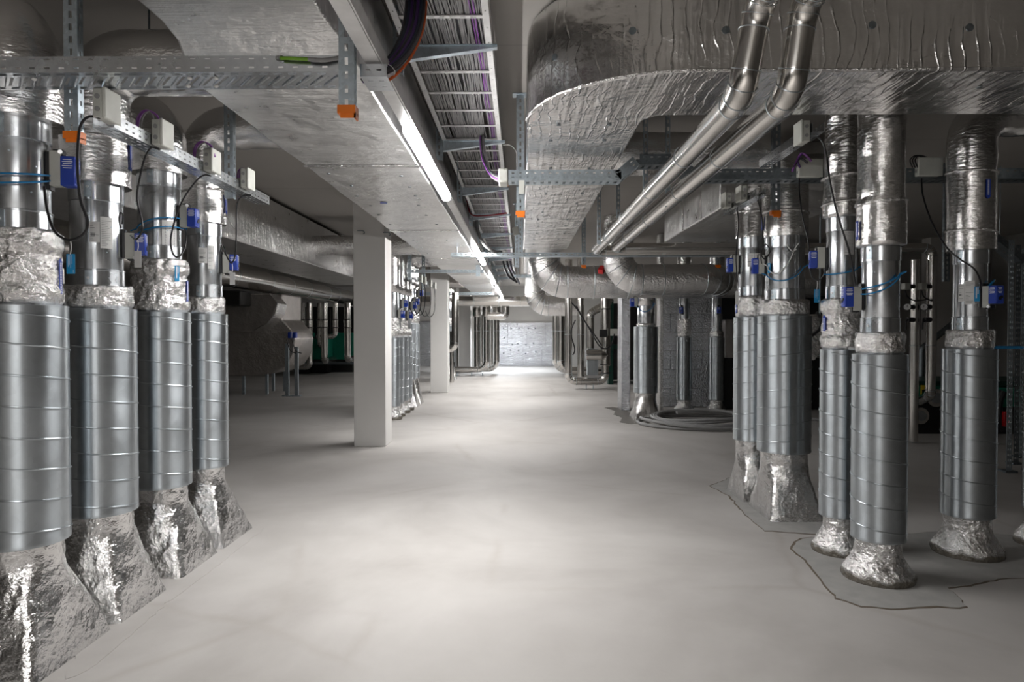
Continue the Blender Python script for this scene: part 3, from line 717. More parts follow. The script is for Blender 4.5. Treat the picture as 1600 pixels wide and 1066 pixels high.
def tray(name, label, x0, x1, yf, yb, zb, h=.065, mat='galvanised', group=None, axis='x', fan=True):
    """perforated cable tray with real slots in both sides and the bottom"""
    t_ = thing(name, label, 'cable tray', ((x0 + x1) / 2, (yf + yb) / 2, zb), group)
    if axis == 'x':
        m = MB(); m.slotted((x0, yf, zb), (1, 0, 0), (0, 0, 1), x1 - x0, h, [(h * .28, .008), (h * .82, .005)], .022, .060)
        m.build('side_rail', mat, t_, solid=.002, smooth=False)
        m = MB(); m.slotted((x0, yb, zb), (1, 0, 0), (0, 0, 1), x1 - x0, h, [(h * .28, .008)], .022, .060)
        m.build('side_rail', mat, t_, solid=.002, smooth=False)
        W = yb - yf
        m = MB(); m.slotted((x0, yf, zb), (1, 0, 0), (0, 1, 0), x1 - x0, W, [(W * .12, .010), (W * .5, W * .50), (W * .88, .010)], .014, .060, shear=-.085 if fan else 0)
        # pressed ribs of the tray floor
        k = int((x1 - x0) / .06)
        for i in range(k):
            a = x0 + .02 + i * .06
            m.tube([(a + .072, yf + W * .24, zb - .003), (a - .010, yf + W * .76, zb - .003)], .0032, 5)
            m.tube([(a, yf + W * .12, zb - .003), (a + .03, yf + W * .12, zb - .003)], .003, 4); m.tube([(a, yf + W * .88, zb - .003), (a + .03, yf + W * .88, zb - .003)], .003, 4)
        m.build('tray_floor', mat, t_, solid=.0015, smooth=False)
    else:
        for k_, x in enumerate((x0, x1)):
            m = MB(); m.slotted((x, yf, zb), (0, 1, 0), (0, 0, 1), yb - yf, h, [(h * .3, .008), (h * .75, .007)], .02, .055)
            m.build('side_rail', mat, t_, solid=.002, smooth=False)
        W = x1 - x0
        m = MB(); m.slotted((x0, yf, zb), (0, 1, 0), (1, 0, 0), yb - yf, W, [(W * .2, .010), (W * .5, .012), (W * .8, .010)], .035, .06)
        m.build('tray_floor', mat, t_, solid=.0015, smooth=False)
    return t_
LT = tray('cable_tray', 'perforated steel tray crossing the upper left corner in front of the risers', -3.25, -.74, 2.785, 2.985, 2.60)
m = MB(); m.slotted((-.655, 2.80, 2.585), (1, 0, 0), (0, 1, 0), .11, .17, [(.05, .008), (.12, .008)], .02, .045); m.slotted((-.655, 2.80, 2.585), (1, 0, 0), (0, 0, 1), .11, .05, [(.025, .008)], .02, .045)
m.build('outlet_plate', 'galvanised', LT, solid=.002, smooth=False)
for i, x in enumerate((-2.02, -1.42, -1.37, -1.30, -1.26)):
    MB().lathe([(2.588 - .004, .004), (2.588, .010), (2.594, .010), (2.598, .004)], 8, x, 2.83 + .09 * (i % 2)).build('cable_tie', 'paper', LT)
e = MB().tube(spline([P(437, 91, 2.772), P(452, 91, 2.765), P(482, 92.5, 2.765)], 5), .0075, 8).build('earth_cable', 'cable_green', LT)
MB().tube(spline([P(482, 92.5, 2.765), P(505, 94, 2.762), P(532, 90, 2.77)], 5), .009, 8).build('cable_sleeve', 'hose_grey', e)
MB().tube([P(434, 90.5, 2.783), P(440, 91, 2.770)], .012, 10).build('cable_lug', 'bright_screw', e)
tray('cable_tray', 'short tray carrying four junction boxes, running away along the near left risers', -1.925, -1.83, 3.07, 4.97, 2.46, .06, axis='y')
tray('cable_tray', 'short tray with a junction box, running up behind the crossing right duct', 1.75, 1.82, 4.13, 5.04, 2.735, .055, axis='y')
tray('cable_tray', 'small lower tray with two junction boxes left of the wide right riser', 1.75, 1.82, 5.10, 5.92, 2.54, .055, axis='y')
# right crossing tray with its bent offset
RT = thing('cable_tray', 'blue-grey perforated tray crossing under the broad right duct, kinked upward beyond it', 'cable tray', (0, 5.2, 2.65))
prof = [(-.09, 2.66), (.75, 2.66), (.885, 2.775), (1.12, 2.775), (1.28, 2.665), (1.9, 2.665), (5.4, 2.665)]
for (xa, za), (xb, zb_) in zip(prof, prof[1:]):
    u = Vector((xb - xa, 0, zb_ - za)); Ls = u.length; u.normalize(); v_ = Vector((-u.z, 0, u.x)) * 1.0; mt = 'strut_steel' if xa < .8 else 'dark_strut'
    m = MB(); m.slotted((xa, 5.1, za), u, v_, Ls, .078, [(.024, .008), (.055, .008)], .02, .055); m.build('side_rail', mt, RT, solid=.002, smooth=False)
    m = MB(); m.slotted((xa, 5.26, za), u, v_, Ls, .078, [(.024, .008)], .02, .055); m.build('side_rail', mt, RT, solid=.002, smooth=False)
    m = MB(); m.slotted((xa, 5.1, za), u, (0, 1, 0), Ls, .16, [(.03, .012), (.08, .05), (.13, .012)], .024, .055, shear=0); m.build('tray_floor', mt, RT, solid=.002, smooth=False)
m = MB(); m.box(-.165, -.09, 5.085, 5.275, 2.645, 2.75); m.build('end_cover', 'lid_grey', RT, bevel=.012)
MB().box(-.012, .03, 5.095, 5.10, 2.56, 2.66).build('tray_clip', 'lid_grey', RT)

# cross struts far down the aisle
def cross(label, x0, x1, y, zb, h=.055, rods=True):
    t_ = thing('cross_strut', label, 'strut', ((x0 + x1) / 2, y, zb))
    m = MB(); m.slotted((x0, y, zb), (1, 0, 0), (0, 0, 1), x1 - x0, h, [(h * .5, .012)], .03, .075)
    m.slotted((x0, y, zb), (1, 0, 0), (0, 1, 0), x1 - x0, .12, [(.06, .012)], .03, .075)
    m.build('profile', 'strut_steel', t_, solid=.003, smooth=False)
    if rods:
        for x in (x0 + .08, x1 - .08): MB().tube([(x, y + .06, zb), (x, y + .06, HC)], .005, 6).build('hanger_rod', 'strut_steel', t_)
    return t_
a = P(705, 401, 9.7); b_ = P(1150, 401, 9.7)
cs = cross('long slotted strut crossing the aisle below both big ducts', a.x, b_.x, 9.7, a.z)
q = P(951.5, 395, 9.69); MB().box(q.x - .06, q.x + .06, 9.685, 9.695, q.z - .01, q.z + .045 - .02).build('yellow_label', 'yellow_label', cs)
a = P(610, 426, 12.6); cross('slotted strut reaching from the far left risers to the trunking', a.x, P(756, 426, 12.6).x, 12.6, a.z)
a = P(650, 461, 19.9); cross('farthest slotted strut left of the trunking end', a.x, P(772, 461, 19.9).x, 19.9, a.z, .08)
a = P(800, 461, 13.6); cross('short slotted strut running from the ladder to the foil pipe bend', P(803, 461, 13.6).x, P(830, 461, 13.6).x, 13.6, a.z + .35)
m = MB(); q = P(747, 424, 12.55); m.box(q.x - .04, q.x + .04, 12.54, 12.56, q.z - .09, q.z + .12); tag(m.build('mounting_plate', 'strut_steel'), 'small steel plate at the end of the strut by the trunking', 'bracket')

# cable ladder, brackets, cables
lad = thing('cable_ladder', 'long cable ladder packed with grey cables above the aisle, right of the trunking', 'cable ladder', (-.41, 0, 3.17))
XA, XB, ZL = -.66, -.16, 3.175
for x, sgn in ((XA, 1), (XB, -1)):
    m = MB(); m.slotted((x, 1.2, ZL - .02), (0, 1, 0), (0, 0, 1), 22, .10, [(.05, .008)], .025, .19); m.slotted((x, 1.2, ZL - .02), (0, 1, 0), (sgn, 0, 0), 22, .034, [(.017, .006)], .014, .19)
    m.build('side_rail', 'trunk_white', lad, solid=.002, smooth=False)
y = 2.05; k = 0
rung_ys = []
while y < 23:
    rung_ys.append(y); y += .38
for y in rung_ys:
    m = MB(); m.slotted((XA + .03, y - .016, ZL), (1, 0, 0), (0, 1, 0), XB - XA - .06, .032, [(.016, .008)], .03, .055); m.build('rung', 'trunk_white', lad, solid=.005, smooth=False)
rd = random.Random(11)
for y in rung_ys[3:16]:
    for q in range(3):
        x = rd.uniform(XA + .08, XB - .06)
        MB().box(x - .003, x + .003, y - .019, y + .019, ZL - .008, ZL - .003).build('cable_tie', 'paper', lad)
G2 = 'grey cables laid along the ladder'
NC = 44
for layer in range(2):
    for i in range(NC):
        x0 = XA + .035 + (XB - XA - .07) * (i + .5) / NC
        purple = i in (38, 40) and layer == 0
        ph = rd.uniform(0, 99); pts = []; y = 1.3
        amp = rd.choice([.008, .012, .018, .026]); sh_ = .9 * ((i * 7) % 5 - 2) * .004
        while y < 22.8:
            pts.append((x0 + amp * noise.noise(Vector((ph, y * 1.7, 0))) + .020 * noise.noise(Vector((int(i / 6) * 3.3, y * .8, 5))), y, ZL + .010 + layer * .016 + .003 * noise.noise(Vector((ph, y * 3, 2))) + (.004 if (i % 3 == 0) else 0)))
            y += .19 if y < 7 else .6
        o = MB().tube(pts, .0044, 5, caps=False).build('cable', 'cable_purple' if purple else 'cable_dark' if layer else 'cable_grey')  # upper layer is black to stand in for the shade in the gaps
        tag(o, 'purple cable among the grey ones on the ladder' if purple else 'thin cable of the upper layer, coloured black for the shade above the grey ones on the ladder' if layer else 'thin grey cable laid along the overhead ladder', 'cable', 'purple cables on the ladder' if purple else 'upper cables on the ladder' if layer else G2)
G3 = 'tapered brackets under the cable ladder'
names = ['nearest tapered bracket under the ladder, partly behind the dark cable bundle', 'second tapered bracket under the ladder, above the kinked tray end', 'third tapered bracket under the ladder from the camera', 'fourth tapered bracket under the ladder, with a dark red cable',
         'fifth tapered bracket under the ladder', 'sixth tapered bracket under the ladder, before the crossing strut', 'seventh tapered bracket under the ladder', 'eighth tapered bracket under the ladder', 'ninth tapered bracket under the ladder', 'farthest tapered bracket under the ladder']
for i, y in enumerate([3.87, 5.82, 7.75, 9.5, 11.4, 13.3, 15.2, 17.1, 19.0, 20.9]):
    t_ = thing('ladder_bracket', names[i], 'bracket', (-.69, y, 2.98), G3)
    z = ZL - .021
    m = MB(); m.prism([(-.655, z), (-.13, z), (-.13, z - .014), (-.655, z - .085)], 'y', y, y + .004)
    m.prism([(-.655, z - .085), (-.13, z - .014), (-.13, z - .018), (-.655, z - .089)], 'y', y - .012, y + .03)
    m.prism([(-.655, z), (-.13, z), (-.13, z - .003), (-.655, z - .003)], 'y', y - .012, y + .03)
    m.build('bracket_arm', 'strut_steel', t_, smooth=False)
    m = MB(); m.slotted((-.715, y - .02, 2.985), (0, 0, 1), (1, 0, 0), HC - 2.985, .055, [(.027, .014)], .03, .055); m.slotted((-.66, y - .02, 2.985), (0, 0, 1), (0, 1, 0), HC - 2.985, .04, [(.02, .014)], .03, .055)
    m.build('post', 'strut_steel', t_, solid=.0025, smooth=False)
# the dark bundle dropping to the tray, and the orange cable on its outside
cen = [P(648, -70, 3.75), P(650, -20, 3.5), P(646, 35, 3.3), P(630, 75, 3.12), P(606, 104, 2.99), P(582, 118, 2.92)]
cols = ['cable_dark', 'cable_blue', 'cable_violet', 'cable_dark', 'cable_violet', 'cable_blue', 'cable_dark', 'cable_violet', 'cable_dark', 'cable_blue', 'cable_dark', 'cable_dark', 'cable_violet', 'cable_dark']
cn = {'cable_dark': 'black', 'cable_blue': 'dark blue', 'cable_violet': 'dark purple'}
for i, c in enumerate(cols):
    u = (i % 7) / 6 - .5; v_ = (i // 7) - .5
    pts = [p + Vector((u * .085, 0, u * .03 * (k / 5))) + Vector((0, v_ * .018 + rd.uniform(-.004, .004), -abs(u) * .012)) for k, p in enumerate(cen)]
    tag(MB().tube(spline(pts, 6), .0085, 8).build('cable', c), cn[c] + ' cable in the thick bundle hanging from the ladder to the tray end', 'cable', 'thick cable bundle by the trunking')
tag(MB().tube(spline([p + Vector((.058 - .02 * (k / 5), -.004, -.035 * (k / 5) - .004)) for k, p in enumerate(cen)], 6), .0065, 8).build('cable', 'cable_orange'), 'bright orange cable along the right side of the thick dark bundle', 'cable')
for q in (1.25, 4.3):
    k = int(q); p = cen[k].lerp(cen[k + 1], q - k); d = (cen[k + 1] - cen[k]).normalized(); a = d.orthogonal().normalized(); 
    xa = Vector((1, 0, 0)) - d * d.x; xa.normalize(); ya = d.cross(xa)
    tag(MB().tube([p + xa * .062 * math.cos(t0) + ya * .032 * math.sin(t0) for t0 in [2 * PI * j / 24 for j in range(24)]], .002, 5, closed=True).build('cable_tie', 'paper'), ('upper' if q < 2 else 'lower') + ' white tie around the thick dark cable bundle', 'cable tie')
for i, (c, dx) in enumerate([('cable_dark', 0), ('cable_grey', 5), ('cable_purple', -5), ('cable_grey', 2)]):
    pts = [P(757 + dx * .3, 196, 5.9), P(753 + dx * .5, 215, 5.75), P(756 + dx * .6, 245, 5.5), P(766 + dx * .2, 268 + i * 2, 5.3), P(782, 276 + 3 * i, 5.18)]
    tag(MB().tube(spline(pts, 6), .007, 7).build('cable', c), ['black', 'light grey', 'purple', 'second grey'][i] + ' cable dropping from the ladder into the kinked tray end', 'cable', 'four cables entering the kinked tray')
# a fat grey conduit and further drops along the ladder
tag(MB().tube(spline([P(745, 345, 9.6), P(747, 362, 9.5), P(755, 380, 9.4), P(770, 392, 9.5), P(783, 394, 9.9)], 6), .022, 10).build('conduit', 'hose_grey'), 'fat grey conduit curving down beside the ladder at the third bracket', 'conduit')
for i, (x0_, x1_, yy) in enumerate([(786, 806, 13.4), (792, 808, 13.6), (797, 812, 16.2)]):
    tag(MB().tube(spline([P(x0_, 408, yy), P(x0_ + 3, 420, yy), P(x0_ + 9, 432, yy), P(x1_, 440 + 2 * i, yy)], 6), .02, 8).build('cable', 'cable_dark'), ['first', 'second', 'third'][i] + ' dark cable drooping from the far part of the ladder', 'cable')
tag(MB().tube(spline([P(729, 310, 9.45), P(731, 322, 9.4), P(738, 336, 9.3), P(760, 337, 9.3), P(792, 333, 9.4)], 6), .010, 7).build('cable', 'dark_red'), 'dark red cable crossing under the ladder at the fourth bracket', 'cable')
tag(MB().tube(spline([P(786, 227, 5.5), P(797, 227, 5.4), P(806, 236, 5.28), P(808, 250, 5.27), P(808, 262, 5.27)], 6), .0035, 6).build('cable', 'cable_grey'), 'thin grey wire looping from ladder rail to blue-grey post', 'cable')
q = P(806, 361, 8.06); tag(MB().obox(q, (.035, 0, .01), (0, .02, 0), (-.01, 0, .045)).build('junction_box', 'lid_grey', bevel=.006), 'small pale box tilted at a post between ladder and broad duct', 'junction box')

# junction boxes
def jbox(label, x, y, z, axis, sx=.055, sy=.12, sz=.135, lidcol='lid_grey', group='grey junction boxes'):
    """axis: direction the lid faces ('+x', '-x', '-y'); (x, y, z) is the centre"""
    t_ = thing('junction_box', label, 'junction box', (x, y, z - sz / 2), group)
    d = {'+x': Vector((1, 0, 0)), '-x': Vector((-1, 0, 0)), '-y': Vector((0, -1, 0))}[axis]
    s_ = Vector((d.y, d.x, 0)); s_ = Vector((abs(s_.x), abs(s_.y), 0)); c = Vector((x, y, z)); ez = Vector((0, 0, 1))
    MB().obox(c - d * sx * .12, d * sx * .38, s_ * sy * .47, ez * sz * .47).build('box_body', 'box_grey', t_, bevel=.006)
    MB().obox(c + d * sx * .40, d * sx * .14, s_ * sy * .5, ez * sz * .5).build('lid', lidcol, t_, bevel=.006)
    f = s_ * (-1 if True else 1)
    for k in (-1, 1):
        p = c + (f * (sy * .47) if axis != '-y' else Vector((-sy * .47, 0, 0))) + ez * k * sz * .2 - d * sx * .1
        n_ = f if axis != '-y' else Vector((-1, 0, 0))
        MB().tube([p, p + n_ * .004], .011, 12).build('grommet', 'hose_grey', t_)
    return t_
jbox('nearest grey junction box at the upper left, lid facing the aisle under the crossing tray', -1.80, 2.965, 2.52, '+x')
jbox('second grey junction box on the left tray, purple cables looped above it', -1.80, 3.43, 2.53, '+x')
jbox('third grey junction box on the left tray, just before the slotted post', -1.80, 3.98, 2.53, '+x')
jbox('fourth grey junction box at the far end of the left tray', -1.80, 4.50, 2.54, '+x')
jbox('grey junction box nearest the right duct underside, lid tilted toward the aisle', 1.715, 4.20, 2.745, '-x')
q = P(1264, 264, 5.07); jbox('grey junction box on the right crossing tray beside the orange-capped post', q.x, 5.065, q.z, '-y', .06, .18, .135)
q = P(1450, 262, 5.07); jbox('shaded junction box on the right crossing tray left of the standalone riser', q.x, 5.065, q.z, '-y', .06, .18, .135)
jbox('small grey junction box above the slim right riser, nearer of two', 1.715, 5.33, 2.60, '-x', sz=.12)
jbox('small grey junction box farther left of the slim right riser', 1.715, 5.72, 2.62, '-x', sz=.13)

# control cables and tags
def ctl(label, pts, r=.0048, mat='black_rubber', group='black control cables to the actuators'):
    pts = [P(*p) for p in pts]
    return tag(MB().tube(spline(pts, 7), r, 8).build('control_cable', mat), label, 'cable', group)
ctl('black control cable looping from the nearest left box to the first riser actuator', [(156, 184, 2.92), (140, 182, 2.92), (128, 192, 2.93), (123, 212, 2.93), (121, 260, 2.93), (126, 312, 2.93), (137, 346, 2.93), (130, 366, 2.94), (108, 375, 2.95), (86, 362, 2.97), (74, 330, 3.0), (69, 292, 3.05)], .0058)
ctl('black control cable sagging from the second left box to the second actuator', [(250, 234, 3.40), (236, 231, 3.4), (226, 248, 3.42), (218, 280, 3.45), (214, 310, 3.5), (221, 342, 3.5), (222, 360, 3.5), (213, 374, 3.52), (204, 368, 3.6)])
ctl('thin black loop above the second riser actuator', [(189, 356, 3.70), (186, 345, 3.68), (188, 333, 3.66), (192, 336, 3.66), (191, 350, 3.69)], .004)
ctl('black control cable in a long narrow loop from the third left box', [(330, 275, 3.96), (318, 274, 3.96), (303, 287, 3.98), (282, 320, 4.0), (268, 365, 4.05), (268, 390, 4.1), (276, 402, 4.1), (287, 392, 4.15), (291, 372, 4.2), (289, 358, 4.25)])
ctl('black control cable from the fourth left box down to the white tag', [(392, 305, 4.48), (378, 307, 4.48), (370, 322, 4.5), (369, 360, 4.55), (368, 395, 4.6), (362, 411, 4.65), (354, 400, 4.75), (350, 386, 4.85), (346, 384, 4.9), (344, 396, 4.92)])
ctl('long black control cable swinging from the upper right box to the front riser actuator', [(1268, 220, 4.15), (1279, 215, 4.12), (1290, 235, 4.08), (1298, 290, 4.02), (1310, 340, 3.98), (1326, 390, 3.98), (1335, 435, 4.02), (1337, 446, 4.06)], .0058)
ctl('black control cable from the right tray box looping past the blue tag', [(1249, 279, 5.04), (1249, 300, 5.0), (1254, 340, 4.95), (1263, 380, 4.9), (1266, 425, 4.85), (1276, 438, 4.83), (1287, 430, 4.8), (1290, 414, 4.78)])
ctl('black control cable curling down to the wide riser actuator', [(1168, 303, 5.3), (1180, 305, 5.28), (1190, 335, 5.3), (1192, 365, 5.35), (1188, 392, 5.4), (1195, 405, 5.42), (1203, 392, 5.42), (1196, 382, 5.42), (1189, 395, 5.45), (1190, 412, 5.5)])
ctl('black control cable hanging left of the slim right riser', [(1140, 322, 5.72), (1150, 325, 5.7), (1154, 350, 5.75), (1150, 400, 5.9), (1152, 440, 6.0)])
ctl('black control cable swaying from the shaded box to the standalone riser actuator', [(1440, 279, 5.0), (1442, 305, 4.95), (1455, 345, 4.8), (1478, 385, 4.6), (1500, 405, 4.5), (1522, 420, 4.45), (1532, 440, 4.5), (1531, 452, 4.55)], .0058)
for i, (a0, a1, y0, y1, Y) in enumerate([(213, 252, 172, 196, 3.40), (302, 336, 221, 244, 3.95), (371, 390, 263, 277, 4.5)]):
    for j, (c, dx, r) in enumerate([('cable_purple', 0, .0045), ('cable_purple', 3, .0045), ('cable_grey', 8, .004)]):
        k = (a1 - a0) / 39
        pts = [P(a0 + dx * .8, y1 + 3 * k, Y), P(a0 + 3 * k + dx, y0 + 10 * k, Y), P((a0 + a1) / 2 - 5 * k + dx * .6, y0 + j, Y - .01), P(a1 - 8 * k + dx * .3 - (8 * k if j == 2 else 0), y0 + 8 * k, Y), P(a1 - (8 * k if j == 2 else 0), y1 + 2 * k + (8 * k if j == 2 else 0), Y)]
        tag(MB().tube(spline(pts, 5), r, 6).build('cable_loop', c), ('grey' if j == 2 else 'purple') + ' cable arching over the ' + ['second', 'third', 'fourth'][i] + ' left junction box', 'cable', 'cable arches over the left boxes')
for i, pts in enumerate([[(1262, 255), (1250, 248), (1240, 262)], [(1268, 252), (1252, 240), (1238, 268)], [(1253, 240), (1246, 250), (1250, 262)]]):
    tag(MB().tube(spline([P(x, y, 5.03) for x, y in pts], 5), .008, 6).build('cable_loop', ['cable_dark', 'cable_purple', 'cable_violet'][i]), ['black', 'purple', 'dark violet'][i] + ' cable bunched beside the right tray box', 'cable')
for i in range(3):
    pts = [(1448 + 3 * i, 249), (1432 + 3 * i, 243), (1422 + 4 * i, 250), (1426 + 4 * i, 262)]
    tag(MB().tube(spline([P(x, y, 5.05) for x, y in pts], 5), .005, 6).build('cable_loop', 'black_rubber'), 'black cable loop on top of the shaded right junction box', 'cable', 'black loops on the shaded box')
def htag(label, px0, px1, py0, py1, Y, mat, cord=8):
    a = P(px0, py1, Y); b_ = P(px1, py0, Y); t_ = thing('hanging_tag', label, 'tag', ((a.x + b_.x) / 2, Y, a.z))
    tg = MB().box(a.x, b_.x, Y - .001, Y + .001, a.z, b_.z).build('tag_plate', mat, t_, bevel=.0008)
    MB().tube(spline([((a.x + b_.x) / 2 - .002, Y, b_.z - .003), ((a.x + b_.x) / 2 + .003, Y, b_.z + cord * Y / 2134), ((a.x + b_.x) / 2, Y, b_.z + cord * Y / 1067)], 3), .0022, 5).build('beaded_cord', 'paper', t_)
    if mat != 'paper':
        m = MB(); W = b_.x - a.x; H = b_.z - a.z
        for k, (u, v0, v1) in enumerate([(.2, .35, .95), (.35, .45, .95), (.5, .3, .92), (.65, .5, .95), (.8, .05, .2)]): m.box(a.x + W * u, a.x + W * u + .0012, Y - .0018, Y - .001, a.z + H * v0, a.z + H * v1)
        m.build('printed_lines', 'print_white', tg)
htag('blue rectangular tag hanging from the first cable loop at left', 104, 117, 397, 428, 2.95, 'light_blue_plastic', 22)
htag('blank white tag hanging left of the third riser', 210, 221, 392, 418, 3.52, 'paper', 16)
htag('blank white tag hanging right of the fourth riser', 359, 367, 426, 445, 4.65, 'paper', 14)
htag('blue tag dangling between the right risers', 1272, 1281, 452, 473, 4.83, 'light_blue_plastic', 14)
htag('narrow pale tag beside the slim right riser', 1149, 1154, 455, 476, 6.0, 'paper', 14)

# ---------------------------------------------------------------- clad pipes
def pipe(label, pts, rad, r, mat='pipe_cladding', seams=(), name='insulated_pipe', rr=None, n=28, amp=0, group=None, seg=10, cat='pipe', bands=True, sr=None):
    """round pipe through pts; every elbow gets gore seams"""
    t_ = thing(name, label, cat, tuple(Vector(pts[0])), group)
    path = bend(pts, rad, seg, .06 if amp else 0)
    MB().tube(path, r, n, amp=amp, fr=7).build('pipe_body', mat, t_, angle=60)
    if bands:
        q = [Vector(p) for p in pts]
        for i in range(1, len(q) - 1):
            a, b_, c_ = q[i - 1], q[i], q[i + 1]
            bp = bend([a, b_, c_], rad, 4 if r > .08 else 3)
            for p, p2 in zip(bp[1:-1], bp[2:]):
                d = (p2 - p).normalized()
                if p2 is bp[-1]: d = (c_ - b_).normalized()
                ring(t_, p, d, r + .001, sr or .004)
    for p, d in seams: ring(t_, p, d, r + .001, sr or .0035)
    return t_
def ring(parent, p, d, r, tr_, mat='spiral_steel', nm='seam'):
    p = Vector(p); d = Vector(d).normalized(); a = d.orthogonal().normalized(); b_ = d.cross(a)
    MB().tube([p + (a * math.cos(t0) + b_ * math.sin(t0)) * r for t0 in [2 * PI * j / 32 for j in range(32)]], tr_, 5, closed=True).build(nm, mat, parent)
TPs = []
for i, (x, xt, lab) in enumerate([(.955, 1.01, 'left of the twin silver pipes slanting from the top down the aisle'), (1.165, 1.20, 'right of the twin silver pipes slanting from the top down the aisle')]):
    pts = [(xt, -5.9, 2.94), (xt, 2.93, 2.94), (x, 2.98, 2.555), (x, 8.45, 2.555), (4.6, 8.50 + .0 * i, 2.555)]
    if i == 0: pts = [(xt, -5.9, 2.94), (xt, 2.93, 2.94), (x, 2.98, 2.555), (x, 8.72, 2.555), (4.6, 8.72, 2.555)]
    TPs.append(pipe(lab, pts, .13, .062, seams=[((x, y, 2.555), (0, 1, 0)) for y in (4.0, 5.0, 6.2, 7.4)] + [((1.8 + k, pts[-1][1], 2.555), (1, 0, 0)) for k in (0, 1.2, 2.3)], sr=.003))
# thick foil-wrapped round ducts
def P3(px, py, Y): return tuple(P(px, py, Y))
a = P(851, 441, 12.3); b_ = P(1200, 441, 12.3)
pipe('thick rear foil round duct, curving down from the broad duct end and running right', [(a.x, 12.3, 2.895), (a.x, 12.3, a.z), (b_.x + .8, 12.3, a.z)], .40, .29, 'foil_smooth', name='round_duct', cat='duct', n=44, amp=.010, seg=14, sr=.008,
     seams=[((P(927, 441, 12.3).x, 12.3, a.z), (1, 0, 0)), ((P(980, 441, 12.3).x, 12.3, a.z), (1, 0, 0))])
a = P(966, 437, 11.0); b_ = P(1128, 437, 11.0)
pipe('thick foil round duct in front of the other, with elbows at both ends', [(a.x, 11.0, HC - .01), (a.x, 11.0, a.z), (b_.x, 11.0, a.z), (b_.x + .10, 11.97, a.z)], .36, .245, 'foil_smooth', name='round_duct', cat='duct', n=44, amp=.009, seg=14, sr=.008,
     seams=[((P(1035, 437, 11.0).x, 11.0, a.z), (1, 0, 0))])
q = P(938.5, 422, 11.7); t_ = thing('red_valve_knob', 'small bright red knob in front of the rear foil duct', 'knob', tuple(q))
MB().tube([q + Vector((-.03, -.22, -.05)), q + Vector((.03, -.13, .03))], .06, 4).build('knob', 'red_plastic', t_)
MB().tube([q + Vector((0, -.1, 0)), q + Vector((0, .30, .0))], .015, 6).build('stem', 'strut_steel', t_)
a = P(845, 478, 18.5)
pipe('smaller far foil duct elbow under the ladder end', [(P(836, 470, 18.5).x, 18.5, HC - .01), (P(836, 470, 18.5).x, 18.5, a.z), (P(905, 478, 18.5).x, 18.5, a.z)], .36, .27, 'foil_smooth', name='round_duct', cat='duct', n=32, amp=.01, seg=10, sr=.008)
a = P(700, 471, 22.3)
pipe('long silver header pipe crossing the far end of the aisle', [(-5.45, 22.3, a.z), (P(880, 473, 22.3).x, 22.3, a.z)], .2, .165, seams=[((x, 22.3, a.z), (1, 0, 0)) for x in (-3.4, -2.3, -1.5, -.7, 0)], sr=.006)
# U-shaped pipes left of the far wall
for i, (px, py, Y, xe, lab) in enumerate([(745, 573, 23.4, 706, 'first vertical pipe of the far left pipe group'), (760, 578, 22.8, 690, 'second vertical pipe of the far left group, bending left along the floor'), (776, 577, 23.8, 700, 'third vertical pipe of the far left group, bending left along the floor')]):
    t = P(px, 478, Y); bt = P(px, py, Y)
    pipe(lab, [(t.x, Y, 2.33), (t.x, Y, bt.z)] + ([(P(xe, py, Y).x, Y, bt.z)] if i else []), .28, .095, seams=[((t.x, Y, 1.5), (0, 0, 1))], sr=.006, group='far left vertical pipes')
    q = MB().lathe([(1.98, .10), (2.03, .135), (2.34, .135)], 20, t.x, Y).build('pipe_sleeve', 'pipe_cladding'); q.parent = [o for o in C.objects if o.get('label') == lab][0]; q.matrix_parent_inverse = Matrix.Translation(-wloc(q.parent))
t = P(790, 480, 22.6)
pipe('short thick pipe stub hanging from the far header', [(t.x, 22.6, 2.44), (t.x, 22.6, 1.99), (t.x - .6, 22.6, 1.99)], .12, .13, group='far left vertical pipes')
for i, px in enumerate((752, 767.5, 716)):
    t = P(px, 500, 25.5); pipe(['thin rear pipe between the first and second far left verticals', 'thin rear pipe between the second and third far left verticals', 'thin rear pipe by the farthest white column'][i], [(t.x, 25.5, .1), (t.x, 25.5, 2.25), (t.x, 22.4, 2.36)], .2, .07, bands=False, group='thin rear far left pipes')
for i, px in enumerate((714, 737, 754)):
    q = P(px, 588, 22.8); bt = P(px, 582, 22.8)
    tag(MB().box(q.x - .02, q.x + .02, 22.78, 22.82, 0, bt.z - .03).add([(q.x - .09, 22.72, 0), (q.x + .09, 22.72, 0), (q.x + .09, 22.88, 0), (q.x - .09, 22.88, 0)], [(0, 1, 2, 3)]).build('pipe_support', 'strut_steel'), ['left', 'middle', 'right'][i] + ' short steel foot under the far left floor pipe', 'support')
t_ = P(711, 500, 19.5)
pipe('silver pipe with a low elbow just right of the second white column', [(t_.x, 19.5, 2.6), (t_.x, 19.5, 1.0), (t_.x - .5, 19.5, .95)], .2, .1, bands=True)
pipe('thin upright pipe beside the second white column', [(P(706, 500, 19.9).x, 19.9, 0), (P(706, 500, 19.9).x, 19.9, 1.5)], .1, .06)
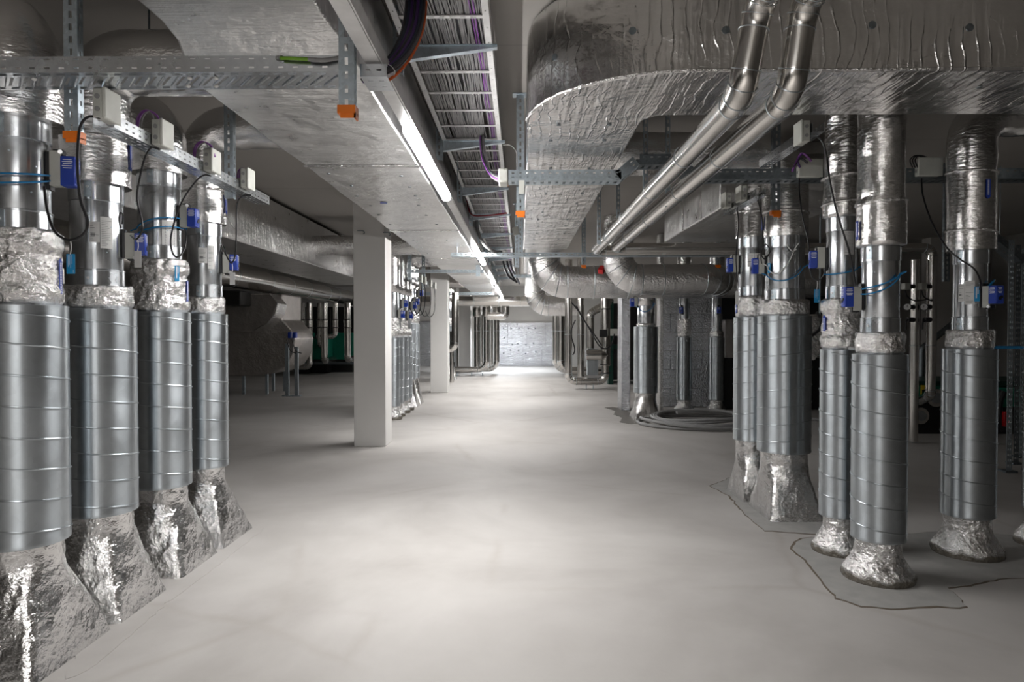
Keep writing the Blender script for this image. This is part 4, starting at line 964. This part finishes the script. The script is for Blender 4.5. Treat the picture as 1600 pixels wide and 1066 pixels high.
# U-shaped pipes right of the far wall
for i, (px, py, Y, xe, up_, lab) in enumerate([(868, 578, 23.5, 905, 0, 'rear silver pipe at the right edge of the far wall, bending along the floor'), (876.5, 580, 22.5, 900, 0, 'second silver pipe right of the far wall, bending along the floor')]):
    t = P(px, 478, Y); bt = P(px, py, Y)
    pipe(lab, [(t.x, Y, 2.36), (t.x, Y, bt.z), (P(xe, py, Y).x + 1.5, Y, bt.z)], .35, .11 if i == 0 else .14, seams=[((t.x, Y, 1.5), (0, 0, 1))], sr=.006)
Y = 17.8; A = P(888.3, 596, Y); B = P(946, 596, Y)
pipe('silver U-shaped pipe loop standing low on the right of the aisle', [(A.x, Y, HC), (A.x, Y, A.z), (B.x, Y, A.z), (B.x, Y, .62)], .2, .098, seams=[((A.x, Y, 1.42), (0, 0, 1)), ((P(907, 596, Y).x, Y, A.z), (1, 0, 0))], sr=.005)
vb = thing('insulated_pipe', 'thicker silver pipe with black clamp bands rising from the U-shaped loop', 'pipe', (B.x, Y, .6))
MB().lathe([(.60, .10), (.62, .130), (2.6, .130), (2.62, .1)], 28, B.x, Y).build('pipe_body', 'pipe_cladding', vb)
for py in (483, 569.5, 583): ring(vb, (B.x, Y, P(946, py, Y).z), (0, 0, 1), .132, .012, 'black_rubber', 'clamp_band')
q = P(944, 521, Y - .16); MB().box(q.x - .12, q.x + .08, Y - .2, Y - .12, q.z - .10, q.z + .10).build('valve_motor', 'black_rubber', vb, bevel=.01)
q = P(957, 520, Y - .16); MB().box(q.x - .06, q.x + .12, Y - .24, Y - .14, q.z - .08, q.z + .10).build('valve_head', 'box_grey', vb, bevel=.01)
t = P(907.5, 520, 17.6); pipe('slim vertical silver pipe inside the U-shaped loop', [(t.x, 17.6, HC), (t.x, 17.6, .34)], .2, .088, seams=[((t.x, 17.6, 1.42), (0, 0, 1))], sr=.005)
t = P(922, 520, 18.3); pp = pipe('vertical silver pipe with a round-topped body behind the U-shaped loop', [(t.x, 18.3, .5), (t.x, 18.3, 2.0), (t.x + .5, 18.3, 2.25), (t.x + .5, 18.3, HC)], .2, .105)
t = P(932, 555, 17.55); m = MB(); m.tube([(t.x - .27, 17.55, t.z), (t.x + .12, 17.55, t.z), (t.x + .30, 17.55, t.z)], .14, 24, rf=lambda u: 1 if u < .6 else .08)
tag(m.build('pump_housing', 'pipe_cladding'), 'cone-ended silver cylinder lying across the U-shaped loop', 'pump')
q = P(926, 580, 17.9); m = MB(); m.box(q.x - .14, q.x + .14, 17.85, 18.1, .35, 1.05)
for k in range(6): m.box(q.x - .13 + k * .05, q.x - .115 + k * .05, 17.83, 17.86, .36, 1.04)
tag(m.build('finned_motor', 'spiral_steel'), 'upright finned motor block under the cone-ended cylinder', 'motor')
for i, px in enumerate((916, 927)):
    q = P(px, 600, 17.8); tag(MB().box(q.x - .012, q.x + .012, 17.79, 17.81, 0, A.z - .09).build('pipe_support', 'strut_steel'), ['left', 'right'][i] + ' thin foot under the U-shaped pipe loop', 'support')
for i, pts in enumerate([[(893, 473), (903, 485), (912, 500), (930, 525), (940, 540)], [(900, 478), (908, 492), (922, 516), (936, 540), (948, 545), (957, 535), (960, 522)], [(895, 555), (898, 545), (892, 520), (899, 500)]]):
    tag(MB().tube(spline([P(x, y, 17.4) for x, y in pts], 6), .018, 6).build('black_cable', 'black_rubber'), ['short black cable crossing in front of the slim vertical pipe', 'long black cable looping to the black valve motor', 'black cable at the left of the U-shaped loop'][i], 'cable')
# far machine bits behind the U loop
t_ = thing('green_machine', 'dark green machine behind the U-shaped pipe loop', 'machine', (3.0, 19.3, 0))
MB().box(P(950, 500, 19.3).x, P(958, 500, 19.3).x, 19.2, 19.5, 0, 2.4).build('frame_post', 'dark_green', t_, bevel=.01)
MB().box(P(958, 500, 19.3).x, P(968, 500, 19.3).x, 19.3, 19.5, 1.0, 1.12).build('flange_pipe', 'dark_green', t_)
MB().box(P(950, 500, 19.3).x, 3.6, 19.6, 20.6, .1, 2.3).build('machine_body', 'black_panel', t_, bevel=.02)

# the foil-clad boards
def boards(label, x0, x1, y, z1, rows, cols, mat='foil_board_z', z0=0.0, th=.05, sd=1):
    t_ = thing('foil_board_wall', label, 'insulation', ((x0 + x1) / 2, y, z0)); r_ = random.Random(sd)
    for j in range(rows):
        xs = [x0] + sorted(x0 + (x1 - x0) * ((k + (.5 if j % 2 else .3)) / cols) for k in range(cols)) + [x1]
        za, zb_ = z0 + (z1 - z0) * j / rows, z0 + (z1 - z0) * (j + 1) / rows
        for a, b_ in zip(xs, xs[1:]):
            if b_ - a > .05: MB().box(a + .002, b_ - .002, y - th - r_.uniform(0, .012), y, za + .002, zb_ - .002).build('foil_board', mat, t_, bevel=.006)
    return t_
a = P(779, 540, 28.9); b_ = P(867, 540, 28.9)
bw = boards('bright foil-faced insulation boards covering the lower far end wall of the aisle', a.x, b_.x, 28.99, P(800, 504, 28.9).z, 2, 3, mat='foil_board_z', th=.07)
rd = random.Random(5)
pins(bw, [(a.x + (b_.x - a.x) * (k + .5) / 7 + rd.uniform(-.08, .08), 28.90, z) for k in range(5) for z in (.5 + rd.uniform(-.2, .2), 1.1 + rd.uniform(-.2, .2), 1.6)], (0, -1, 0), .028)
boards('dim foil boards on the far wall seen between the first and second white columns', P(653, 540, 28.5).x - .5, P(674, 540, 28.5).x + .4, 28.99, P(660, 502, 28.5).z, 2, 2, th=.07, sd=2)
y = 13.75; a = P(1032, 500, y); b_ = P(1131, 500, y)
fb = boards('foil board partition behind the slim far right risers', a.x, b_.x, y, 2.62, 7, 2, mat='foil_board_z', th=.05, sd=4)
t_ = thing('foil_clad_shaft', 'narrow foil-clad square shaft left of the wide far right riser', 'duct', (2.02, 13.2, 0)); a = P(971, 500, 13.0); b_ = P(985, 500, 13.0)
MB().box(a.x, b_.x, 13.0, 13.5, 0, HC).build('shaft_body', 'foil_board_z', t_, bevel=.012)
t_ = thing('foil_clad_shaft', 'slender foil-clad shaft between the wide far right riser and the board partition', 'duct', (2.6, 12.9, 0)); a = P(1031, 500, 12.9); b_ = P(1037, 500, 12.9)
MB().box(a.x, b_.x, 12.9, 13.2, 0, HC).build('shaft_body', 'foil_smooth', t_, bevel=.012)
t_ = thing('black_box', 'black cabinet right of the foil board partition', 'cabinet', (4.6, 13.0, 0)); a = P(1128, 500, 13.2)
MB().box(a.x, 5.9, 13.22, 13.65, 0, 1.0).build('cabinet_base', 'black_panel', t_, bevel=.02); MB().box(a.x, 5.9, 13.22, 13.65, 1.75, 2.2).build('cabinet_top', 'black_panel', t_, bevel=.02)
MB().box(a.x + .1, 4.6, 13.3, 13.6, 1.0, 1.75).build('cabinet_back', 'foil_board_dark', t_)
t_ = thing('foil_wrapped_box', 'crumpled foil-wrapped box hanging behind the wide right riser', 'duct', (4.6, 10.5, 1.1))
a = P(1262, 490, 10.0); b_ = P(1292, 565, 10.0)
MB().prism([(a.x, b_.z + .15), (a.x + .1, b_.z), (b_.x, b_.z + .2), (b_.x + .1, a.z - .1), (b_.x - .1, a.z), (a.x, a.z - .03)], 'y', 10.0, 10.5).build('box_body', 'foil', t_, bevel=.03)
MB().tube([(b_.x, 10.25, 1.15), (b_.x, 10.25, 3.365)], .012, 6).build('hanger_rod', 'strut_steel', t_)
MB().tube(spline([P(1276, 488, 9.95), P(1283, 500, 9.95), P(1280, 515, 9.95), P(1268, 525, 9.95)], 5), .02, 6).build('cable_stub', 'black_rubber', t_)

# hose coil on the floor
co = thing('hose_coil', 'loose coil of thick grey hose on the floor under the slim far right risers', 'hose', (2.95, 11.2, 0))
pts = []
rd = random.Random(8)
for k in range(0, 5 * 24):
    a = 2 * PI * k / 24 + 2.6; lap = k / 24
    rx = 1.13 - .09 * lap + .05 * math.sin(lap * 2.1); ry = .84 - .055 * lap
    pts.append((3.05 + rx * math.cos(a) + .05 * math.sin(lap * 3), 11.15 + ry * math.sin(a) + .04 * math.cos(lap * 2), .027 + .019 * lap + .03 * (1 + math.sin(a * 2 + lap)) * (lap > 1)))
pts += [(3.6, 11.9, .09), (4.3, 12.1, .03), (5.0, 11.6, .03), (5.2, 10.9, .03)]
MB().tube(spline(pts, 2), .026, 10).build('hose_body', 'hose_grey', co)

# ---------------------------------------------------------------- left bay
PLx = -6.2; PLz = 2.70
pipe('long smooth silver pipe along the left bay, below the foil duct', [(PLx, -5.9, PLz), (PLx, 25.5, PLz)], .6, .25, seams=[((PLx, y, PLz), (0, 1, 0)) for y in (4, 7.5, 11, 14.5, 16.5, 18, 19.5, 21.5, 22.6)], sr=.004)
for i, y in enumerate((5.2, 9.0)):
    tag(MB().tube([(PLx, y, 2.94), (PLx, y, HC)], .006, 6).build('hanger_rod', 'strut_steel'), ['nearer', 'farther'][i] + ' thin rod hanging the long silver pipe in the left bay', 'rod')
t_ = thing('plenum_duct', 'big dark foil-clad duct box with rounded corner on legs in the left bay', 'duct', (-7.4, 16.5, 0))
Y = 16.0
def sh(lst, y_=Y): return [(P(x, yy, y_).x, P(x, yy, y_).z) for x, yy in lst]
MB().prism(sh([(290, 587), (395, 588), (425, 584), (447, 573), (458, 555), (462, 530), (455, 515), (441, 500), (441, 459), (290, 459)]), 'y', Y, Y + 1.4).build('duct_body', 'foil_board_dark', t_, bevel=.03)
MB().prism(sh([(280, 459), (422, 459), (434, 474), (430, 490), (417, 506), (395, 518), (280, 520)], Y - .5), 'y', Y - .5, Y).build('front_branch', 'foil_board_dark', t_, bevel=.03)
arc = sh([(422, 459), (434, 474), (430, 490), (417, 506), (395, 518)], Y - .5)
m = MB()
for (x0, z0), (x1, z1) in zip(arc, arc[1:]): m.add([(x0, Y - .52, z0), (x1, Y - .52, z1), (x1 + .03, Y + .01, z1 - .02), (x0 + .03, Y + .01, z0 - .02)], [(0, 1, 2, 3)])
m.build('foil_tape', 'foil_smooth', t_, solid=.01, smooth=False)
for px in (381, 417): q = P(px, 600, Y + .2); MB().box(q.x - .03, q.x + .03, Y + .17, Y + .23, 0, .6).build('leg', 'strut_steel', t_)
for px in (427, 445): q = P(px, 600, Y + 1.1); MB().box(q.x - .03, q.x + .03, Y + 1.07, Y + 1.13, 0, .75).build('leg', 'strut_steel', t_)
q = P(352, 463, Y - 1.0); tag(MB().box(q.x - 1.1, P(379, 463, Y - 1).x, Y - 1.1, Y - .52, P(352, 478, Y - 1).z, 2.41).build('black_box', 'black_panel', bevel=.03), 'black box standing in for the dark opening by the big dark duct in the left bay', 'box')  # the dark of an opening, built as a solid black box
for i, (px, zt) in enumerate(((449, 1.22), (463.5, 1.15))):
    q = P(px, 600, 15.8); t_ = thing('floor_post', ['left', 'right'][i] + ' slim grey post standing on the floor beside the big dark duct', 'post', (q.x, 15.8, 0))
    MB().box(q.x - .04, q.x + .04, 15.77, 15.83, 0, zt).build('post', 'strut_steel', t_); MB().box(q.x - .1, q.x + .1, 15.72, 15.88, 0, .02).build('foot_plate', 'strut_steel', t_)
for i, px in enumerate((446, 454)):
    q = P(px, 524, 15.6); t_ = thing('damper_actuator', ['left', 'right'][i] + ' of two small blue actuators above the slim posts in the left bay', 'actuator', tuple(q))
    MB().box(q.x - .035, q.x + .035, 15.85, 15.98, q.z - .07, q.z + .07).build('body', 'blue_plastic', t_, bevel=.01)
    MB().tube(spline([(q.x, 15.7, q.z - .1), (q.x + .08, 15.7, q.z - .35), (q.x + .2, 15.75, q.z - .42)], 5), .012, 6).build('actuator_lead', 'black_rubber', t_)
# green plate heat exchangers with their pipes
for i, (x0, x1, y0, y1, Y) in enumerate([(456, 482, 520, 566, 23.6), (485, 513, 530, 562, 24.0), (515, 552, 520, 562, 24.6)]):
    a = P(x0, y1, Y); b_ = P(x1, y0, Y); t_ = thing('heat_exchanger', ['left and nearest', 'middle', 'right and broadest'][i] + ' dark green machine panel in the left bay', 'machine', ((a.x + b_.x) / 2, Y, 0))
    MB().box(a.x, b_.x, Y, Y + .8, a.z, b_.z).build('machine_body', 'green_paint', t_, bevel=.03)
    MB().box(a.x + .05, b_.x - .05, Y + .05, Y + .7, 0, a.z).build('base_frame', 'black_panel', t_)
    MB().box(a.x - .03, a.x + .05, Y - .05, Y + .02, .2, 2.3).build('frame_post', 'black_panel', t_)
for i, (px, yb_, Y, r) in enumerate([(484, 573, 22.7, .105), (473, 530, 23.0, .085), (507, 564, 22.9, .11), (499, 540, 23.2, .075), (524, 526, 23.2, .085), (543, 562, 22.9, .11)]):
    t = P(px, yb_, Y)
    pts = [(t.x, Y, 2.455), (t.x, Y, t.z)]
    if i in (0, 4): pts.append((t.x - .6, Y, t.z))
    pts.append((pts[-1][0], Y + (23.62 if i < 1 else 24.05 if i < 4 else 24.62) - Y, t.z))
    pp = pipe('upright silver pipe with black bands in the left bay, number'.replace(', number', '') + [', lowest with a floor elbow', ', short beside the duct', ', second long one', ', thin twin', ', short with an elbow', ', partly behind the white column'][i], pts, .15, r, group='banded pipes in the left bay')
    for py in (500, 512): ring(pp, (t.x, Y, P(px, py, Y).z), (0, 0, 1), r + .01, .018, 'black_rubber', 'clamp_band')
    MB().lathe([(P(px, 512, Y).z, r + .01), (P(px, 500, Y).z, r + .01)], 20, t.x, Y).build('clamp_shell', 'pipe_cladding', pp)
tag(MB().box(-10.9, -4.9, 26.2, 26.7, 0, 2.42).build('dark_bay_block', 'black_panel', bevel=.03), 'added black block standing in for the dark behind the green machines in the left bay', 'cabinet')  # added solid black block for the near-black depth of the bay
tag(MB().box(-9.2, -5.6, 23.2, 23.28, .36, .44).build('floor_pipe', 'dark_strut'), 'low dark pipe along the floor before the green machines', 'pipe')
t_ = thing('insulated_pipe', 'light upright pipe glimpsed between the first two left risers', 'pipe', (-3.3, 5.2, 0))
q = P(88, 500, 5.0); MB().tube([(q.x, 5.0, 0), (q.x, 5.0, 2.0)], .055, 16).build('pipe_body', 'pipe_cladding', t_)
for py in (445, 560, 640): ring(t_, (q.x, 5.0, P(88, py, 5.0).z), (0, 0, 1), .056, .008, 'black_rubber', 'clamp_band')
# tie rods between the risers
for i, (a, b_) in enumerate([((76, 475, 3.25), (95, 478, 3.62)), ((286, 487, 4.6), (300, 489, 4.9)), ((1328, 545, 4.6), (1340, 545, 4.35)), ((1546, 543, 4.75), (1598, 543, 4.85))]):
    tag(MB().tube([P(*a), P(*b_)], .011, 8).build('tie_rod', 'galvanised' if i < 3 else 'hose_blue'), ['steel rod between the first and second left risers', 'steel rod between the third and fourth left risers', 'short rod between the two front right risers', 'dark blue rod reaching the right picture edge'][i], 'rod')

# ---------------------------------------------------------------- right bay
Y = 9.4
for i, (px, r, yb_) in enumerate(((1430, .058, 690), (1456, .066, 618))):
    top = P(px, 392, Y); bt = P(px - 3, yb_, Y)
    pts = [(top.x, Y, 2.55 if i else 2.5), (top.x, Y, bt.z)]
    if i: pts = [(top.x - 1.6, Y, 2.66), (top.x, Y, 2.66), (top.x, Y, bt.z), (top.x + .12, Y + .45, bt.z - .12)]
    pp = pipe(['left of two upright silver pipes with gauges in the right bay', 'right of two upright silver pipes with gauges, bending at top and bottom'][i], pts, .10, r, seams=[((top.x, Y, P(px, 540, Y).z), (0, 0, 1))])
    for k, (py, nm) in enumerate(((448, 'pressure_sensor'), (480, 'pressure_gauge'), (500, 'shutoff_valve'))):
        q = P(px, py, Y - .02); sx = -1
        hub = MB().tube([q + Vector((-.03, -.02, 0)), q + Vector((-.13, -.05, 0))], .032, 12).build(nm, 'black_rubber', pp)
        e = q + Vector((-.13, -.05, 0)); d = Vector((-1, -.25, 0)).normalized()
        if k == 0: MB().obox(e + d * .03, d * .045, Vector((.008, -.035, 0)), (0, 0, .042)).build('sensor_head', 'box_grey', hub, bevel=.005)
        elif k == 1:
            n_ = Vector((-.45, -.9, 0)).normalized(); c0 = e + d * .01
            MB().tube([c0, c0 + n_ * .03], .050, 20).build('gauge_case', 'black_rubber', hub); MB().tube([c0 + n_ * .031, c0 + n_ * .033], .042, 20).build('gauge_face', 'paper', hub)
            MB().obox(c0 + n_ * .035 + Vector((0, 0, .012)), Vector((.004, 0, .012)), n_ * .001, (0, 0, .016)).build('gauge_needle', 'black_rubber', hub)
        else: MB().tube(spline([e, e + Vector((-.03, -.02, -.02)), e + Vector((-.035, -.02, -.13))], 4), .011, 8).build('valve_lever', 'black_rubber', hub)
for i, px in enumerate((1414, 1440)):
    tag(MB().tube(spline([P(px, 454, 9.25), P(px + 4, 464, 9.25), P(px + 16, 470, 9.25), P(px + 34 - 18 * i, 468, 9.3)], 5), .010, 6).build('sensor_cable', 'black_rubber'), ['left', 'right'][i] + ' black lead curving below a pressure sensor in the right bay', 'cable')
q = P(1428, 690, 9.4); tag(MB().box(q.x - .03, q.x + .03, 9.37, 9.43, 0, q.z + .02).build('pipe_support', 'strut_steel'), 'steel foot under the left upright gauge pipe', 'support')
t_ = thing('green_machine', 'dark green machine with black base and yellow sign at the back of the right bay', 'machine', (6.6, 10.4, 0))
a = P(1412, 672, 10.2); b_ = P(1500, 598, 10.2); c = P(1585, 676, 10.2)
MB().box(a.x, b_.x + .1, 10.1, 11.2, .55, b_.z).build('machine_body', 'green_paint', t_, bevel=.02)
MB().box(b_.x + .1, 9.3, 10.0, 11.2, .42, P(1560, 606, 10).z).build('control_section', 'green_paint', t_, bevel=.02)
MB().box(a.x, 9.3, 10.1, 11.2, P(1560, 606, 10).z + .01, P(1560, 598, 10).z + .01).build('top_rail', 'dark_green', t_, bevel=.01)
MB().box(a.x + .1, 9.2, 10.2, 11.1, 0, .55).build('machine_base', 'black_panel', t_)
q = P(1568, 640, 9.9)
MB().tube([P(1568, 612, 9.85), P(1562, 625, 9.85), P(1560, 640, 9.85), P(1562, 660, 9.85), P(1570, 672, 9.85)], .05, 10).build('black_hose', 'black_rubber', t_)
a = P(1565, 643, 9.8); b_ = P(1573, 666, 9.8); MB().box(a.x, b_.x, 9.74, 9.8, b_.z, a.z).build('red_handle', 'red_plastic', t_, bevel=.01)
a = P(1439, 602, 10.08); b_ = P(1447, 622, 10.08); ys_ = MB().box(a.x, b_.x, 10.06, 10.09, b_.z, a.z).build('yellow_sign', 'yellow_label', t_)
a2 = P(1441, 609, 10.05); b2 = P(1446, 618, 10.05); MB().box(a2.x, b2.x, 10.05, 10.06, b2.z, a2.z).build('sign_symbol', 'black_rubber', ys_)
a = P(1548, 642, 9.98); b_ = P(1556, 655, 9.98); q = MB().box(a.x, b_.x, 9.96, 9.99, b_.z, a.z).build('rating_plate', 'paper', t_); 
for k in range(3): MB().box(a.x + .01, b_.x - .01, 9.955, 9.96, b_.z + .03 + k * .03, b_.z + .038 + k * .03).build('printed_lines', 'print_grey', q)
for i, (px, py, r) in enumerate(((1463, 622, .13), (1439, 650, .12))):
    q = P(px, py, 9.9); MB().tube([q, q + Vector((0, .15, 0))], r, 24).build('pipe_flange', 'pipe_cladding', t_)
    MB().tube([q + Vector((0, -.02, 0)), q + Vector((0, .3, 0))], r * .6, 20).build('flange_hub', 'spiral_steel', t_)
tag(MB().box(P(1556, 700, 9.3).x - .04, P(1564, 700, 9.3).x + .02, 9.25, 9.35, 0, P(1560, 692, 9.3).z).build('canister', 'box_grey', bevel=.015), 'pale narrow canister standing at the foot of the green machine', 'canister')
for i, (px, Y) in enumerate(((1578, 7.45), (1589, 7.9), (1598, 8.3))):
    x = P(px, 600, Y).x; t_ = thing('rack_post', ['left', 'middle', 'right'][i] + ' perforated steel rack post by the right picture edge', 'post', (x, Y, 0), 'perforated rack posts at the right edge')
    m = MB(); m.slotted((x - .03, Y, .02), (0, 0, 1), (1, 0, 0), 2.5, .06, [(.02, .012), (.042, .008)], .025, .06); m.slotted((x + .03, Y, .02), (0, 0, 1), (0, 1, 0), 2.5, .05, [(.025, .012)], .025, .06)
    m.build('post', 'strut_steel' if i != 1 else 'dark_strut', t_, solid=.003, smooth=False)
    MB().box(x - .06, x + .07, Y - .04, Y + .09, 0, .02).build('foot_plate', 'dark_strut', t_)
t_ = thing('cable_tray', 'dark tray sloping down to the rack posts in the right bay', 'cable tray', (5, 7.5, 2.4))
pr = [P(1540, 376, 7.6), P(1562, 372, 7.6), P(1596, 402, 7.6), P(1640, 405, 7.6)]
for p, q in zip(pr, pr[1:]):
    u = (q - p); Ls = u.length; u.normalize(); m = MB(); m.slotted(p - Vector((0, 0, .04)), u, (0, 0, 1), Ls, .08, [(.025, .012), (.055, .01)], .025, .055); m.slotted(p - Vector((0, 0, .04)), u, (0, 1, 0), Ls, .2, [(.1, .03)], .025, .055)
    m.build('side_rail', 'dark_strut', t_, solid=.003, smooth=False)
p = P(1562, 372, 7.7); MB().tube([(p.x, 7.7, p.z), (p.x, 7.7, HC)], .006, 6).build('hanger_rod', 'strut_steel', t_)
x = P(1478, 400, 7.6).x; strut('hanging_strut', 'dark slotted post hanging left of the standalone right riser', x, 7.6, P(1478, 440, 7.6).z, mat='dark_strut')
q = P(1558, 579, 12.85); tag(MB().box(q.x - .09, q.x + .09, 13.84, 13.9, q.z - .1, q.z + .1).build('wall_box', 'lid_grey', bevel=.01), 'small pale box on the wall of the right bay', 'wall box')
pipe('dark pipe rising at an angle behind the gauge pipes', [P3(1490, 505, 11.5), P3(1440, 545, 11.5), (P(1440, 545, 11.5).x, 11.5, 0)], .1, .05, 'dark_strut', bands=False)

# ---------------------------------------------------------------- screed patches on the floor round the risers
def patch_(label, pts, nm='screed_patch', mat='screed_grey', h=.004):
    w_ = []
    for px, py in pts:
        d = P(px, py, 5) - EYE; k = -EYE.z / d.z; w_.append(((EYE + d * k).x, (EYE + d * k).y))
    ctr = Vector((sum(p[0] for p in w_) / len(w_), sum(p[1] for p in w_) / len(w_), 0)); out = []
    n = len(w_)
    for i in range(n):
        a, b_ = Vector((*w_[i], 0)), Vector((*w_[(i + 1) % n], 0)); k = max(1, int((b_ - a).length / .05))
        for j in range(k):
            p = a.lerp(b_, j / k); e = noise.noise(p * 9) * .02; e += noise.noise(p * 25) * .015; out.append((p.x + e, p.y + noise.noise(p * 9 + Vector((5, 0, 0))) * .03 + noise.noise(p * 30) * .012))
    if h > .0035:   # the dirty crack round the patch
        big = [(x + (x - ctr.x) / max(.3, math.hypot(x - ctr.x, y - ctr.y)) * (.012 + .016 * abs(noise.noise(Vector((x, y, 3)) * 8))), y + (y - ctr.y) / max(.3, math.hypot(x - ctr.x, y - ctr.y)) * (.012 + .016 * abs(noise.noise(Vector((x, y, 3)) * 8)))) for x, y in out]
        e = MB().prism(big, 'z', 0, .002).build('floor_crack', 'dirt_brown', smooth=False); e['kind'] = 'structure'
    m = MB(); m.prism(out, 'z', 0, h); o = m.build(nm, mat, smooth=False); o['kind'] = 'structure'; o['label'] = label; return o
patch_('grey screed patch round the front right risers', [(1240, 858), (1262, 880), (1282, 905), (1305, 935), (1345, 948), (1420, 951), (1512, 948), (1480, 920), (1560, 905), (1640, 900), (1640, 845), (1500, 828), (1420, 835), (1330, 840), (1250, 842)], 'floor_patch')
patch_('grey screed patch round the rectangular boots of the right risers', [(1110, 760), (1140, 775), (1165, 805), (1195, 830), (1290, 836), (1300, 800), (1260, 770), (1200, 745), (1140, 748)], 'floor_patch')
patch_('pale screed strip along the near left boots', [(120, 1010), (240, 930), (330, 868), (400, 822), (412, 827), (345, 880), (262, 943), (150, 1040), (100, 1066)], 'floor_patch', 'screed_pale' if 'screed_pale' in MATS else 'floor_concrete', .003)

# tray, boxes and leads over the far left risers
tray('cable_tray', 'short tray with small boxes above the far left risers', -1.97, -1.89, 12.35, 15.2, 2.46, .06, axis='y')
for i, (y, lab) in enumerate([(12.75, 'nearest'), (13.25, 'second'), (14.1, 'third'), (14.8, 'farthest')]):
    jbox(lab + ' small box on the tray above the far left risers', -1.86, y, 2.50, '+x', sy=.14, sz=.15, group='small boxes above the far left risers')
    tag(MB().tube(spline([(-1.86, y, 2.43), (-1.84, y - .05, 2.2), (-1.86, y - .15, 1.9), (-1.95, y - .25, 1.82), (-2.02, y - .3, 1.95)], 6), .009, 6).build('control_cable', 'black_rubber'), 'black lead drooping from the ' + lab + ' small box over the far left risers', 'cable', 'leads over the far left risers')
for px, py, lab in ((568, 363, 'small hook on the front face of the first white column'), (608, 366, 'small hook near the right edge of the first white column')):
    q = P(px, py, 8.97); tag(MB().tube(spline([(q.x - .08, 8.96, q.z + .02), (q.x, 8.955, q.z + .015), (q.x + .015, 8.955, q.z - .01), (q.x, 8.955, q.z - .025)], 4), .006, 6).build('wall_hook', 'dark_strut'), lab, 'hook')
q = P(233, 35, 3.77); tag(MB().tube([(q.x, 3.77, 3.19), (q.x, 3.77, HC)], .006, 6).build('hanger_rod', 'dark_strut'), 'thin rod above the second riser elbow at the upper left', 'rod')

flat('damp_grey', (.16, .15, .135), .5)
patch_('dark damp stain on the floor before the wide far right riser', [(944, 637), (958, 636), (975, 640), (990, 648), (1002, 661), (985, 663), (968, 660), (972, 653), (958, 648), (962, 643)], 'floor_stain', 'damp_grey', .002)
